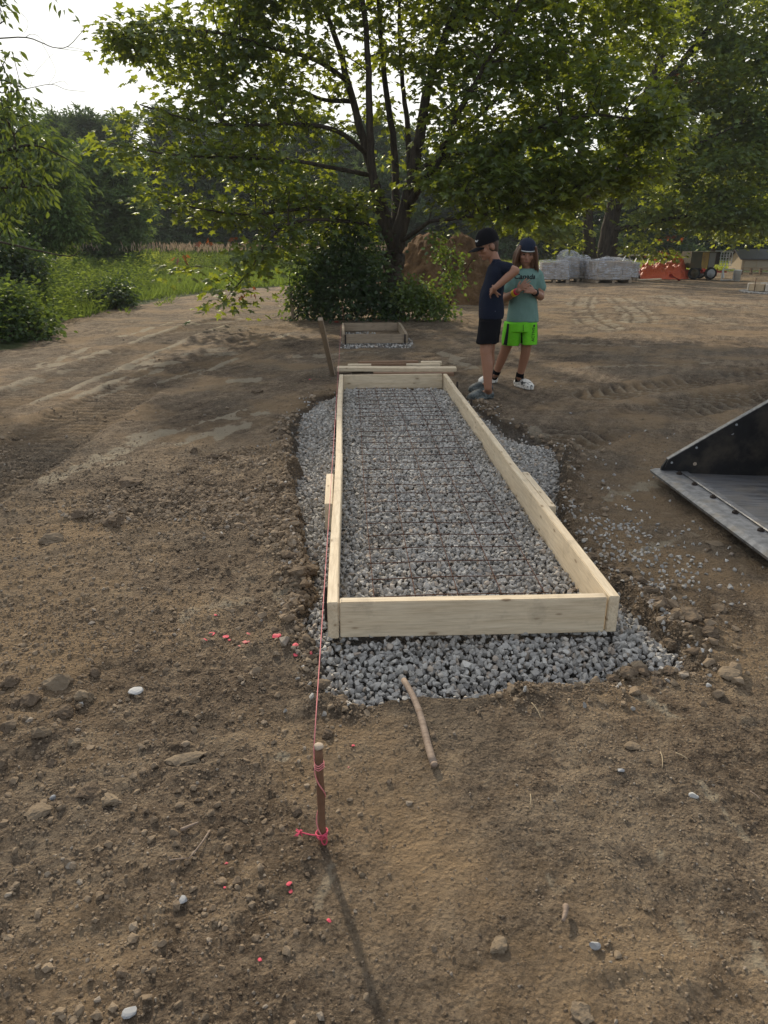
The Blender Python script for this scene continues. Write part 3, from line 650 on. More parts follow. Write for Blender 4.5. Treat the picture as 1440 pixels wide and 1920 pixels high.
# welded wire mesh on the stone
mb = MB(); r = np.random.default_rng(5)
mx0, mx1, my0, my1 = .085, .73, 2.31, 6.72
def mz(x, y): return .046+.003*math.sin(x*9+y*1.7)+.005*math.sin(y*2.3+1)+.002*math.sin(y*7.1+x*3)+(.02 if y > 5 else .02*(y/5)**2)
k = 0; y = my0+.03
while y < my1:
    xs_ = np.linspace(mx0-.015, mx1+.02, 12); sl_ = .02*math.sin(k*.7)
    mb.tube([(x, y+sl_*(x-.4)+.004*math.sin(x*6+k), mz(x, y)+.0032) for x in xs_], .0021, 5); y += .150; k += 1
for j, x in enumerate(np.linspace(mx0, mx1, 5)):
    ys_ = np.linspace(my0, my1, 46)
    mb.tube([(x+.006*math.sin(y*1.3+j), y, mz(x, y)-.0005) for y in ys_], .0021, 5)
tag(mb.build('wire_mesh', M['rebar'], None, True), 'rusty welded wire mesh lying on the stone inside the long form', 'wire mesh')

# ------------------------------------------------------------------ stake, string, stick
sb = G(604, 1579, 0.0); sz = .272
st = empty('wooden_stake', (sb[0], sb[1], 0), 'thin brown upright stake with a pink string wound round it, closest to the camera', 'stake')
px = sb[0]; py = sb[1]
mb = MB(); zz = np.linspace(-.05, sz-.012, 14); rr = .0088+.0006*np.sin(zz*60)
mb.tube(np.stack([px+.001*np.sin(zz*14), py+.0015*np.sin(zz*11+1), zz], -1), rr, 12); mb.build('shaft', M['stakewood'], st, True)
mb = MB(); v, f = rock_shape(902, ICO2, 4, (.75, .95), .03); mb.add(v*np.array([.0118, .0125, .010])+np.array([px, py, sz-.006]), f); mb.build('battered_end', M['bare'], st, True)
# the string runs from the stake past the long form to the far corner rod
fe = G(641, 640, .10); rodp = np.array([wx0-.02, wy1+.15, 0])
fe = np.array([wx0-.012, wy0+.9, .17])
s0 = np.array([px-.0105, py, sz-.045]); top = np.array([px-.010, py-.001, sz-.004])
n_ = 60; tt = np.linspace(0, 1, n_)[:, None]; line = top+(fe-top)*tt; line[:, 2] -= .012*4*(tt*(1-tt))[:, 0]
mb = MB(); mb.tube(line, .0013, 6)
an = np.linspace(0, 6.2*math.pi, 70); hel = np.stack([px+.0105*np.cos(an+2.9), py+.0105*np.sin(an+2.9), sz-.062+.018*an/an[-1]+.002*np.sin(an*3)], -1); mb.tube(hel, .0014, 6)
mb.tube(np.vstack([hel[-1:], s0[None], top[None]]), .0016, 6)
an = np.linspace(0, 2.6*math.pi, 60); zz = np.linspace(sz-.062, .028, 60)
mb.tube(np.stack([px+.0108*np.cos(an+2.9), py+.0108*np.sin(an+2.9), zz], -1), .0015, 6)
sg = tag(mb.build('string_line', M['string'], None, True), 'taut pink mason string from the near stake along the left side of the form', 'string')
mb = MB()
for k in range(3):
    an = np.linspace(0, 2*math.pi, 30); mb.tube(np.stack([px+(.0115+.001*k)*np.cos(an), py+(.0115+.001*k)*np.sin(an), .022+.004*k+.004*np.sin(an+k)], -1), .0017, 6)
an = np.linspace(0, 2*math.pi, 24)
mb.tube(np.stack([px+.006+.006*np.sin(an), py-.013-.004*np.cos(an), .018+.017*np.cos(an)], -1), .0017, 6)
tl = smooth_line([(px-.011, py-.004, .024), (px-.03, py-.002, .026), (px-.05, py+.002, .03)], 12); mb.tube(tl, .0016, 6)
r = np.random.default_rng(8)
for k in range(14):
    d = r.normal(size=3)*np.array([.006, .006, .004]); mb.tube([(px-.049, py+.002, .030), (px-.052+d[0]*.5, py+.002+d[1]*.5, .031+d[2]*.5), (px-.053+d[0], py+.002+d[1], .031+d[2])], [.0024, .0016, .0008], 5)
mb.build('knot', M['knot'], sg, True)
# stick lying out of the gravel
a, b = G(757, 1275, .03), G(819, 1432, .016); mb = MB(); n_ = 14; t_ = np.linspace(0, 1, n_)
pth = a+(b-a)*t_[:, None]; pth[:, 0] += .008*np.sin(t_*4.3); pth[:, 2] += .004*np.sin(t_*6)
stick_mb = mb.tube(pth, .0092+.0016*t_+.0006*np.sin(t_*40), 10)
mb.tube([pth[-1], pth[-1]+(pth[-1]-pth[-2])*.28], [.0108, .006], 10)
tag(mb.build('stick', M['stick'], None, True), 'bare round wooden stick lying half in the gravel in front of the form', 'stick')
# leaning stake at the far left corner
tp, bt = P(601, 598, 7.1), G(629, 702); bt = np.array([bt[0]-.02, bt[1]+.02, -.05])
d = Vector(tp-bt); L = d.length; o = board('leaning_stake', tuple((tp+bt)/2), L, .046, .040, M['wood_grey'], None, d.to_track_quat('X', 'Z').to_euler())
tag(o, 'square wooden stake leaning left at the far left corner of the long form', 'stake')
# thin rod at the small form's far corner, and a lath by the shrub
mb = MB(); q = G(643, 608); mb.tube([(q[0], q[1]+.1, -.05), (q[0]+.005, q[1]+.1, .15), (q[0]-.01, q[1]+.11, .36)], [.008, .007, .005], 7)
tag(mb.build('thin_rod', M['rust'], None, True), 'thin rusty rod standing at the far left corner of the small form', 'rod')
q = G(548, 600); o = board('lath', (q[0], q[1], .22), .55, .022, .05, M['wood_grey'], None, (0, Q-.08, .3)); tag(o, 'grey wooden lath standing in the leaves left of the dark shrub', 'lath')
# loose boards
def lay(u0, u1, v, z, D, W, mat, name, label, dz=0.0, rz=0.0, tilt=0.0):
    a, b = G(u0, v, z), G(u1, v, z); L = abs(b[0]-a[0])
    o = board(name, ((a[0]+b[0])/2, (a[1]+b[1])/2+D/2, z+W/2), L, D, W, M[mat], None, (0, tilt, rz)); return tag(o, label, 'board', 'loose boards behind the long form')
lay(700, 852, 706.5, -.01, .09, .038, 'wood_brown', 'loose_board', 'flat brown board underneath the long knotty one', rz=-.03)
lay(632, 857, 697, .028, .14, .038, 'wood', 'loose_board', 'longest loose board, knotty and pale, just behind the far end of the form', rz=-.055)
lay(652, 826, 688.5, .0, .09, .030, 'wood', 'loose_board', 'thin pale loose board right behind the longest one', rz=-.02)
lay(671, 785, 684.5, .005, .09, .040, 'wood_brown', 'loose_board', 'dark brown loose board furthest from the camera', rz=.06)
lay(696, 762, 686, .03, .03, .028, 'wood_brown', 'loose_board', 'short reddish board in front of the dark brown one', rz=.03)
lay(790, 829, 685.5, .005, .11, .036, 'wood', 'loose_board', 'short pale offcut at the right of the loose boards', rz=-.06)
# ------------------------------------------------------------------ foliage
def unit(a): return a/(np.linalg.norm(a, axis=-1, keepdims=True)+1e-9)
def leaf_t(kind):
    if kind == 'maple':
        o = [(0, .05), (.36, .10), (.22, .32), (.50, .58), (.17, .62), (0, 1.0), (-.17, .62), (-.50, .58), (-.22, .32), (-.36, .10)]
        v = [(x, y, -.22*abs(x)-.10*y*y) for x, y in o]+[(0, .42, .05)]
        f = [(10, i, (i+1) % 10) for i in range(10)]
    elif kind == 'oval':
        o = [(0, 0), (.17, .28), (.19, .52), (0, 1.0), (-.19, .52), (-.17, .28)]
        v = [(x, y, .25*abs(x)-.22*y*y) for x, y in o]; f = [(0, 1, 2), (0, 2, 3), (0, 3, 4), (0, 4, 5)]
    elif kind == 'round':
        o = [(0, 0), (.3, .2), (.36, .58), (0, 1.0), (-.36, .58), (-.3, .2)]
        v = [(x, y, .2*abs(x)-.15*y*y) for x, y in o]; f = [(0, 1, 2), (0, 2, 3), (0, 3, 4), (0, 4, 5)]
    elif kind == 'tuft':                  # a bunch of a few leaves seen from far off
        v = []; f = []
        for k, (a, l) in enumerate(((0, 1.0), (1.1, .8), (-1.1, .85), (2.4, .6))):
            d = np.array([math.sin(a), math.cos(a)]); s = np.array([d[1], -d[0]]); b = len(v)
            for p in ((0, 0), (.20, .45), (0, 1), (-.20, .45)):
                q = s*p[0]*l+d*p[1]*l; v.append((q[0], q[1], .18*math.sin(k*2.3+p[1]*2)))
            f += [(b, b+1, b+2), (b, b+2, b+3)]
    else:                                 # 'blade'
        v = [(-.5, 0, 0), (.5, 0, 0), (.38, .5, .03), (-.38, .5, .03), (0, 1, .22)]; f = [(0, 1, 2), (0, 2, 3), (3, 2, 4)]
    return np.array(v, float), np.array(f)
def leaves(mb, pos, dirv, nrm, size, kind, wide=1.0):
    T, F = leaf_t(kind); d = unit(dirv); s = unit(np.cross(d, nrm)); n = np.cross(s, d); size = np.broadcast_to(size, (len(pos),))
    v = pos[:, None]+size[:, None, None]*(wide*T[None, :, 0, None]*s[:, None]+T[None, :, 1, None]*d[:, None]+T[None, :, 2, None]*n[:, None])
    mb.add(v.reshape(-1, 3), (F[None]+np.arange(len(pos))[:, None, None]*len(T)).reshape(-1, 3))
def bez(a, b, c, n):
    t = np.linspace(0, 1, n)[:, None]; return a*(1-t)**2+2*b*t*(1-t)+c*t*t

class Tree:
    """limbs as traced, then boughs grown from them to the tips of the leafy masses"""
    def __init__(self, seed): self.r = np.random.default_rng(seed); self.wood = MB(); self.leaf = MB(); self.red = MB(); self.nodes = []; self.nr = []; self.ax = None
    def limb(self, pts, r0, r1, n=9, k=26, root=0.0):
        p = smooth_line(pts, k); L = np.linspace(0, 1, k); rr = r0+(r1-r0)*L**.8
        if root: rr = rr+root*np.exp(-L*9)
        p = p+.25*r1*self.r.normal(size=p.shape)*np.minimum(1, L*3)[:, None]
        self.wood.tube(p, rr, n); self.nodes.append(p[2:]); self.nr.append(rr[2:]); return p
    def mass(self, c, R, tips, per, size, kind='maple', sag=.12, spray=.34, flat=.42, up=.75, out=.35, red=0.0, shell=.55, br=.012, droop=.35):
        c, R = np.asarray(c, float), np.asarray(R, float); r = self.r
        N = np.vstack(self.nodes); NR = np.concatenate(self.nr)
        u = r.normal(size=(tips, 3)); u = unit(u)*(shell+(1-shell)*r.random((tips, 1)))**.7
        tp = c+u*R
        P_, D_, S_ = [], [], []
        for t in tp:
            d = N-t; L = np.linalg.norm(d, axis=1); cost = L+1.3*np.maximum(N[:, 2]-t[2]+.15*L, 0)+r.random(len(N))*.25
            j = int(np.argmin(cost)); a = N[j]; L = L[j]
            if L > .15:
                mid = (a+t)/2+np.array([0, 0, L*(.10+.1*r.random())])+r.normal(size=3)*L*.07
                path = bez(a, mid, t-np.array([0, 0, sag*L*.3]), max(4, min(12, int(L/.25)+3))); k = len(path)
                r0 = min(NR[j]*.6, br*(.5+.35*L)+.004); self.wood.tube(path, np.linspace(r0, .0035, k), 5, False)
                if L > .8: self.nodes.append(path[k//2:]); self.nr.append(np.linspace(r0, .0035, k)[k//2:]); N = np.vstack([N, path[k//2:]]); NR = np.concatenate([NR, np.linspace(r0, .004, k)[k//2:]])
                dirb = unit(path[-1]-path[-3]) if k > 3 else unit(t-a)
            else: dirb = unit(r.normal(size=3))
            m = max(3, int(per*r.uniform(.6, 1.4)))
            o = r.normal(size=(m, 3))*np.array([spray, spray, spray*flat]); o = o-dirb*np.abs(r.normal(size=(m, 1)))*spray*.7
            o[:, 2] -= min(droop, .5)*(o[:, 0]**2+o[:, 1]**2)/max(spray, .05)*.4
            P_.append(t+o); dd = unit(o*np.array([1, 1, .4])+dirb*spray*.6+r.normal(size=(m, 3))*spray*.4); dd[:, 2] -= droop; D_.append(dd)
        p = np.vstack(P_); d = np.vstack(D_); n = len(p)
        nm = r.normal(size=(n, 3))*(1-up)*1.3+np.array([0, 0, up])
        sz = size*r.uniform(.62, 1.2, n); mb = self.red if red else self.leaf
        leaves(mb, p, d, nm, sz, kind)
    def done(self, name, base, label, cat, mat, bark='bark', group=None, kind=None):
        e = empty(name, base, label, cat, group)
        self.wood.build('trunk', M[bark], e, True); self.leaf.build('crown', M[mat], e)
        if self.red.v: tag(self.red.build('turned_leaves', M['redleaf'], e), 'orange and dark red leaf clusters')
        return e

# ---- the big maple in the middle
ZT = 14.6
def at(u, v, dz=0.0): return P(u, v, ZT+dz)
T = Tree(21)
T.limb([at(735, 600), at(733, 545), at(737, 490), at(742, 452)], .21, .17, 12, root=.10)
T.limb([at(742, 456), at(760, 395), at(775, 330), at(790, 240), at(806, 150), at(838, 60), at(880, -60), at(905, -180)], .155, .035, 10)
T.limb([at(738, 470, .1), at(722, 400, .3), at(700, 330, .5), at(675, 240, .6), at(652, 150, .7), at(630, 70, .8), at(596, -10, 1.0), at(540, -130, 1.2)], .115, .03, 9)
T.limb([at(737, 465, -.1), at(712, 400, -.2), at(697, 310, -.2), at(692, 200, -.3), at(690, 90, -.3), at(676, -40, -.2), at(660, -200, 0)], .10, .03, 9)
T.limb([at(741, 458, .2), at(742, 370, .6), at(738, 270, .9), at(722, 160, 1.0), at(712, 40, 1.1), at(706, -120, 1.4)], .095, .03, 8)
T.limb([at(770, 340, .1), at(765, 250, .8), at(755, 150, 1.2), at(748, 20, 1.5), at(760, -140, 1.7)], .07, .02, 8)
T.limb([at(762, 395), at(790, 345, -.5), at(822, 300, -.9), at(850, 230, -1.2), at(905, 130, -1.4), at(960, 30, -1.5), at(1020, -80, -1.4)], .085, .02, 8)
T.limb([at(768, 360, -.1), at(830, 280, .5), at(905, 210, .9), at(1000, 130, 1.3), at(1110, 70, 1.6), at(1200, 20, 1.6)], .075, .018, 8)
T.limb([at(745, 457), at(775, 438, -.4), at(808, 415, -.8), at(850, 411, -1.0), at(910, 402, -1.2), at(965, 392, -1.3), at(1060, 372, -1.3)], .048, .014, 7)
T.limb([at(776, 325), at(840, 290, -.4), at(920, 275, -.9), at(1010, 240, -1.3), at(1120, 215, -1.6), at(1230, 235, -1.7)], .06, .014, 7)
T.limb([at(650, 150, .7), at(590, 112, .2), at(510, 90, -.3), at(410, 62, -.6), at(310, 58, -.8), at(232, 66, -.9)], .05, .010, 7)
T.limb([at(660, 190, .7), at(600, 185, 1.3), at(520, 150, 1.8), at(430, 130, 2.2), at(340, 120, 2.4)], .045, .012, 7)
T.limb([at(690, 290, .5), at(630, 245, -.2), at(540, 232, -.8), at(450, 235, -1.2), at(360, 225, -1.4), at(262, 196, -1.5)], .05, .010, 7)
T.limb([at(700, 330, .4), at(640, 318, -.4), at(540, 300, -1.0), at(430, 296, -1.5), at(320, 290, -1.8), at(215, 268, -1.9)], .048, .010, 7)
T.limb([at(712, 395, .1), at(650, 392, -.6), at(560, 392, -1.2), at(480, 402, -1.6), at(400, 396, -1.9), at(290, 372, -2.1)], .042, .010, 7)
T.limb([at(690, 420, -.3), at(610, 412, -1.2), at(540, 420, -1.8), at(500, 455, -2.1), at(470, 505, -2.3), at(432, 550, -2.4)], .036, .008, 7)
T.limb([at(838, 60), at(900, 20, .8), at(1000, -40, 1.6), at(1100, -90, 2.0)], .05, .014, 7)
def M_(u, v, ru, rv, dz, rd, tips, per=30, size=.152, spray=.21, droop=.22, mul=1.3, **k):
    s = 1/ (FPX/((ZT+dz)/_cp+.3))
    T.mass(at(u, v, dz), (ru*s, rd, rv*s), max(1, int(round(tips*mul))), per, size, spray=spray, droop=droop, **k)
LOW = lambda a: .8 if (620 < a[0] < 800 and a[1] < 300) else .68 if (a[0] < 640 and a[1] > 205) else (1.38 if a[0] > 820 else 1.25 if a[0] < 610 else 1.0)
for a in [(300, 72, 78, 34, -.6, .8, 15), (420, 50, 90, 60, -.2, 1.0, 20), (250, 70, 34, 30, -.9, .4, 6), (340, 120, 60, 34, 1.0, 1.2, 11), (450, 130, 90, 60, .6, 1.4, 22), (560, 60, 90, 70, .3, 1.4, 22),
          (400, 190, 60, 34, -.4, .9, 11), (500, 205, 70, 40, -.6, 1.2, 14), (285, 212, 44, 17, -1.4, .5, 7), (360, 238, 48, 20, -1.3, .6, 8), (450, 262, 60, 26, -1.1, .8, 10), (240, 277, 48, 14, -1.9, .4, 7), (310, 298, 50, 18, -1.7, .6, 8),
          (400, 300, 60, 24, -1.5, .8, 11), (490, 322, 64, 30, -1.1, .9, 12), (590, 300, 56, 40, -.4, 1.0, 10), (310, 376, 46, 17, -2.1, .4, 8), (385, 392, 52, 24, -1.9, .6, 11), (470, 382, 60, 32, -1.5, .8, 13), (560, 362, 60, 36, -1.0, 1.0, 13),
          (620, 410, 56, 34, -.8, .9, 12), (540, 430, 50, 28, -1.7, .6, 9), (680, 400, 48, 38, -.5, .7, 8), (480, 462, 34, 30, -2.2, .4, 7), (452, 520, 30, 28, -2.4, .3, 6), (428, 550, 18, 13, -2.4, .2, 3), (345, 500, 20, 12, -2.2, .2, 2), (520, 480, 24, 22, -2.0, .3, 3),
          (640, 60, 60, 80, .8, 1.2, 12), (700, 130, 50, 80, 1.2, .9, 10), (740, 40, 70, 60, 1.0, 1.4, 14), (600, 200, 36, 40, 1.2, .7, 5), (720, 250, 40, 40, 1.0, .7, 5),
          (830, 60, 90, 70, .2, 1.5, 22), (940, 60, 90, 70, -.6, 1.5, 24), (1050, 60, 90, 70, .6, 1.4, 24), (1160, 50, 80, 64, 1.4, 1.1, 19), (1240, 40, 50, 44, 1.5, .8, 9), (870, 170, 70, 56, -.6, 1.2, 16), (970, 180, 90, 60, -.6, 1.3, 21),
          (1080, 170, 90, 60, -.6, 1.3, 22), (1180, 190, 80, 50, -1.2, 1.0, 16), (1245, 232, 44, 24, -1.7, .5, 8), (880, 270, 74, 44, -.8, 1.0, 14), (980, 290, 84, 46, -1.0, 1.0, 17), (1085, 285, 84, 46, -1.2, 1.0, 17), (1180, 285, 52, 34, -1.5, .7, 10),
          (900, 350, 72, 36, -1.0, .9, 12), (1000, 352, 80, 28, -1.3, .8, 13), (1090, 335, 60, 24, -1.3, .7, 9), (1180, 318, 40, 20, -1.5, .5, 5), (955, 410, 50, 16, -1.3, .4, 6), (1035, 398, 40, 14, -1.3, .4, 4), (840, 330, 50, 34, -.6, .8, 7), (800, 300, 40, 40, .4, .8, 5)]:
    M_(*a, mul=LOW(a))
# the part of the crown that rises out of the picture
for a in [(420, -60, 90, 40, 0, 1.6, 12), (580, -110, 120, 80, .3, 2.2, 26), (760, -130, 170, 90, .5, 2.8, 38), (960, -110, 180, 80, .3, 2.5, 36), (1130, -80, 120, 60, .8, 2.0, 20), (660, -290, 220, 100, .5, 2.6, 38), (900, -280, 180, 90, .5, 2.4, 26)]:
    M_(*a, per=46, size=.20, mul=1.0, spray=.3)
for a in [(330, 470, 9, 6, -2.2, .1, 2), (480, 540, 6, 14, -2.2, .1, 2), (440, 428, 8, 10, -1.9, .1, 1), (575, 345, 10, 8, -1.2, .2, 1), (395, 455, 6, 10, -2.0, .1, 1)]:
    M_(*a[:6], 1, per=5, size=.12, red=1.0, spray=.07, droop=.9, mul=1)
T.done('maple_tree', G(735, 597), 'large maple with several stems and long drooping leafy boughs, in the middle of the view', 'tree', 'maple')

# ---- the pair of trunks behind the pallets
ZT = 31.0; T = Tree(22)
gz = G(1120, 503); 
T.limb([at(1106, 503), at(1104, 440), at(1101, 380), at(1090, 300), at(1070, 180), at(1050, 60)], .24, .10, 10, root=.1)
T.limb([at(1134, 505, .3), at(1140, 455, .3), at(1150, 395, .2), at(1165, 320, 0), at(1200, 220, -.2), at(1240, 100, -.3), at(1270, -20, -.3)], .40, .12, 12, root=.16)
T.limb([at(1150, 400, .2), at(1180, 360, -.5), at(1240, 320, -1.2), at(1310, 270, -1.8), at(1390, 230, -2.0)], .16, .04, 8)
T.limb([at(1147, 430, .2), at(1190, 424, -.6), at(1250, 412, -1.2), at(1320, 402, -1.6), at(1400, 400, -1.6)], .11, .03, 8)
T.limb([at(1102, 430), at(1060, 415, -.5), at(1010, 405, -.9), at(960, 400, -1.2)], .08, .02, 7)
T.limb([at(1175, 300), at(1260, 220, .4), at(1340, 140, .8), at(1420, 60, 1.0)], .16, .04, 8)
T.limb([at(1200, 220, -.2), at(1300, 90, -1.0), at(1370, 0, -1.4), at(1420, -90, -1.4)], .16, .05, 8)
for a in [(1335, 40, 70, 60, -.6, 2.2, 28), (1410, 70, 50, 70, 0, 2.0, 24), (1280, 20, 50, 50, -.4, 2.0, 14), (1360, 140, 80, 54, -.6, 2.2, 30), (1290, 160, 60, 50, 0, 2.0, 20), (1420, 190, 50, 54, -.8, 2.0, 22), (1330, 230, 76, 50, -1.0, 2.2, 30), (1250, 260, 56, 50, -.4, 1.8, 18),
          (1420, 290, 50, 50, -1.4, 1.8, 22), (1340, 320, 70, 46, -1.4, 1.8, 28), (1260, 345, 56, 40, -1.2, 1.6, 18), (1390, 375, 60, 36, -1.6, 1.6, 22), (1300, 396, 70, 24, -1.4, 1.4, 15), (1400, 415, 46, 20, -1.6, 1.2, 10), (1235, 400, 40, 20, -1.0, 1.2, 7), (1340, 428, 40, 12, -1.5, .8, 5),
          (1180, 160, 70, 80, .8, 1.6, 18), (1060, 200, 70, 90, 1.0, 1.6, 18), (1100, 330, 60, 50, .6, 1.4, 12), (1000, 412, 46, 24, -.9, 1.0, 12), (1060, 432, 40, 20, -.7, .9, 9), (1200, 452, 26, 14, -.9, .6, 4), (1240, 462, 10, 16, -1.0, .3, 2), (1060, 470, 14, 14, -.4, .4, 2), (1020, 440, 24, 14, -.9, .6, 4)]:
    M_(*a, per=58, size=.215, spray=.34, mul=1.1)
for a in [(1350, -70, 130, 60, 0, 2.6, 22), (1180, -90, 100, 60, 0, 2.6, 10), (1520, 60, 70, 120, 0, 2.6, 22), (1510, 260, 60, 100, -.5, 2.2, 18), (1490, 400, 60, 30, -1.2, 1.6, 8)]:
    M_(*a, per=70, size=.3, spray=.6, mul=1)
for a in [(1285, 150, 8, 8, -1.8, .1, 1), (1232, 478, 5, 6, -1.0, .1, 1), (1270, 445, 12, 5, -1.4, .2, 2)]:
    M_(*a, per=14, size=.17, red=1.0, spray=.18, mul=1)
T.done('maple_tree', gz, 'dark twin trunked maple rising behind the wrapped pallets, crown filling the right', 'tree', 'maple2')
# slender tree behind the mixer
ZT = 37.0; T = Tree(23)
T.limb([at(1336, 496), at(1338, 450), at(1334, 380), at(1340, 250), at(1350, 100)], .13, .04, 8)
for a in [(1340, 330, 60, 60, 0, 1.6, 16), (1350, 200, 60, 70, 0, 1.6, 16), (1370, 425, 40, 16, -.5, 1.0, 5), (1430, 430, 30, 18, -.3, 1.0, 5)]: M_(*a, per=80, size=.24, spray=.45, mul=1)
T.done('slender_tree', G(1336, 500), 'slender tree with one thin trunk standing just behind the hopper trailer', 'tree', 'maple2')

# ---- left edge: near tree with hanging leaves, bare twigs against the sky
ZT = 8.6; T = Tree(24)
T.limb([at(-190, 690), at(-180, 500), at(-160, 300), at(-150, 100), at(-170, -150)], .14, .07, 10)
T.limb([at(-155, 250), at(-100, 215), at(-40, 210), at(10, 225), at(28, 262), at(32, 315)], .03, .006, 6)
T.limb([at(-155, 290), at(-80, 300), at(0, 285), at(60, 272), at(110, 290), at(160, 318)], .028, .004, 6)
T.limb([at(-150, 180), at(-70, 160), at(0, 150), at(40, 165)], .026, .005, 6)
T.limb([at(-152, 120), at(-80, 70), at(-20, 52), at(8, 40)], .024, .005, 6)
T.limb([at(-155, 330), at(-70, 345), at(10, 352), at(60, 350), at(100, 345)], .024, .005, 6)
T.limb([at(-170, 430), at(-80, 440), at(10, 456), at(70, 470), at(130, 480), at(150, 470)], .020, .004, 6)
for a in [(34, 240, 30, 20, -.1, .3, 6, 10), (16, 275, 34, 16, 0, .4, 5, 10), (78, 268, 20, 10, 0, .2, 3, 10), (60, 300, 40, 12, .1, .3, 5, 11), (118, 302, 22, 8, 0, .15, 3, 8), (156, 322, 8, 5, 0, .1, 1, 6), (20, 330, 34, 20, 0, .3, 6, 12), (66, 345, 30, 10, 0, .25, 4, 11), (20, 365, 30, 14, 0, .3, 5, 12),
          (18, 400, 20, 12, 0, .2, 3, 10), (12, 150, 22, 14, -.1, .3, 4, 9), (36, 162, 12, 12, -.1, .15, 3, 8), (2, 100, 10, 16, -.1, .2, 2, 8), (30, 98, 8, 5, 0, .1, 1, 7), (4, 30, 6, 12, 0, .1, 1, 6), (14, 200, 20, 12, 0, .2, 4, 12), (-70, 240, 36, 70, 0, .6, 16, 12), (-90, 90, 40, 70, 0, .6, 12, 12), (-90, -60, 90, 60, 0, .8, 16, 14), (-60, 400, 40, 60, 0, .5, 8, 12)]:
    M_(*a[:7], per=a[7]*1.4, size=.105, kind='oval', spray=.075, flat=.8, droop=.8, up=.35, sag=.2, br=.005, mul=1)
# bare twigs
for pts, r0 in (([(-150, 60), (-60, 74), (0, 72), (48, 70), (78, 80), (100, 89), (126, 88), (148, 66), (160, 52)], .009), ([(48, 70), (58, 64), (72, 68), (86, 84)], .003), ([(100, 89), (118, 92), (150, 96), (186, 100)], .0025), ([(126, 88), (150, 92), (170, 100)], .002),
                ([(-150, 190), (-40, 178), (20, 172), (52, 166), (96, 158), (124, 168), (160, 172)], .006), ([(96, 158), (118, 152), (128, 160)], .002), ([(36, 95), (46, 120), (60, 145), (56, 165)], .002), ([(78, 80), (92, 105), (104, 135), (90, 160)], .0018), ([(60, 145), (78, 122), (100, 100)], .0015),
                ([(-150, -20), (-40, 10), (10, 22), (40, 24)], .004), ([(40, 24), (52, 40), (50, 55), (42, 66)], .0018), ([(-40, -60), (60, -40), (96, -10), (112, 4)], .004)):
    T.limb([at(u, v, -.3) for u, v in pts], r0, max(.0012, r0*.25), 5, 22)
for a in [(118, 12, 5, 8, -.3, .06, 1, 7), (104, -2, 3, 2, -.3, .04, 1, 3)]: M_(*a[:7], per=a[7]*.7, size=.085, kind='oval', spray=.035, droop=1.3, up=.2, br=.003, mul=1)
T.done('leafy_tree', G(-190, 690), 'near tree at the left edge with long hanging leaves and bare twigs against the sky', 'tree', 'ash')

# ---- left middle distance
ZT = 24.0; T = Tree(25)
T.limb([at(-30, 520), at(-20, 420), at(-10, 320), at(10, 220), at(20, 170)], .16, .04, 8)
for k, (u, v) in enumerate([(128, 420), (150, 392), (120, 372), (140, 440), (100, 455), (90, 330), (110, 300), (60, 230)]):
    T.limb([at(-15, v-40-k*3), at(u*.45, v-18, -.6), at(u*.8, v-6, -.9), at(u, v, -1.0)], .035, .006, 5)
for a in [(30, 230, 50, 36, 0, 1.2, 20), (70, 280, 50, 36, 0, 1.0, 18), (20, 310, 60, 46, 0, 1.2, 22), (90, 340, 44, 30, -.3, .9, 16), (110, 372, 40, 14, -.8, .6, 11), (128, 396, 28, 9, -1.0, .4, 7), (60, 390, 50, 28, -.4, .9, 16), (112, 424, 40, 10, -.9, .5, 9), (134, 428, 16, 6, -1, .3, 4), (50, 432, 56, 24, -.5, .9, 16), (100, 452, 40, 12, -.8, .5, 9), (10, 400, 50, 60, 0, 1.2, 22), (-60, 300, 60, 110, 0, 1.4, 40)]:
    M_(*a, per=80, size=.17, kind='oval', spray=.24, flat=.3, droop=.35, mul=1)
T.done('green_tree', G(-30, 545), 'layered light green tree at the left, between the hanging leaves and the round one', 'tree', 'willow')
ZT = 36.0; T = Tree(26)
T.limb([at(186, 505), at(188, 420), at(184, 350), at(180, 300)], .2, .06, 8)
for k in range(7): T.limb([at(186, 440-k*14), at(186+(k % 2*2-1)*40, 420-k*16, -.8), at(186+(k % 2*2-1)*70, 410-k*15, -1.2)], .05, .01, 5)
for a in [(180, 320, 56, 36, 0, 1.8, 34), (200, 375, 60, 50, -.4, 2.0, 44), (165, 400, 56, 60, -.4, 2.0, 44), (215, 430, 44, 40, -.4, 1.8, 30), (180, 452, 60, 20, -.3, 1.8, 26), (220, 340, 34, 28, 0, 1.4, 16), (140, 330, 30, 30, .2, 1.4, 14), (245, 390, 20, 30, .3, 1.0, 9), (180, 290, 24, 14, .2, 1.0, 8)]:
    M_(*a, per=76, size=.27, kind='tuft', spray=.34, flat=.5, droop=.4, mul=1)
T.done('green_tree', G(186, 512), 'round willowy green tree standing in the meadow before the dark woodland', 'tree', 'roundtree')

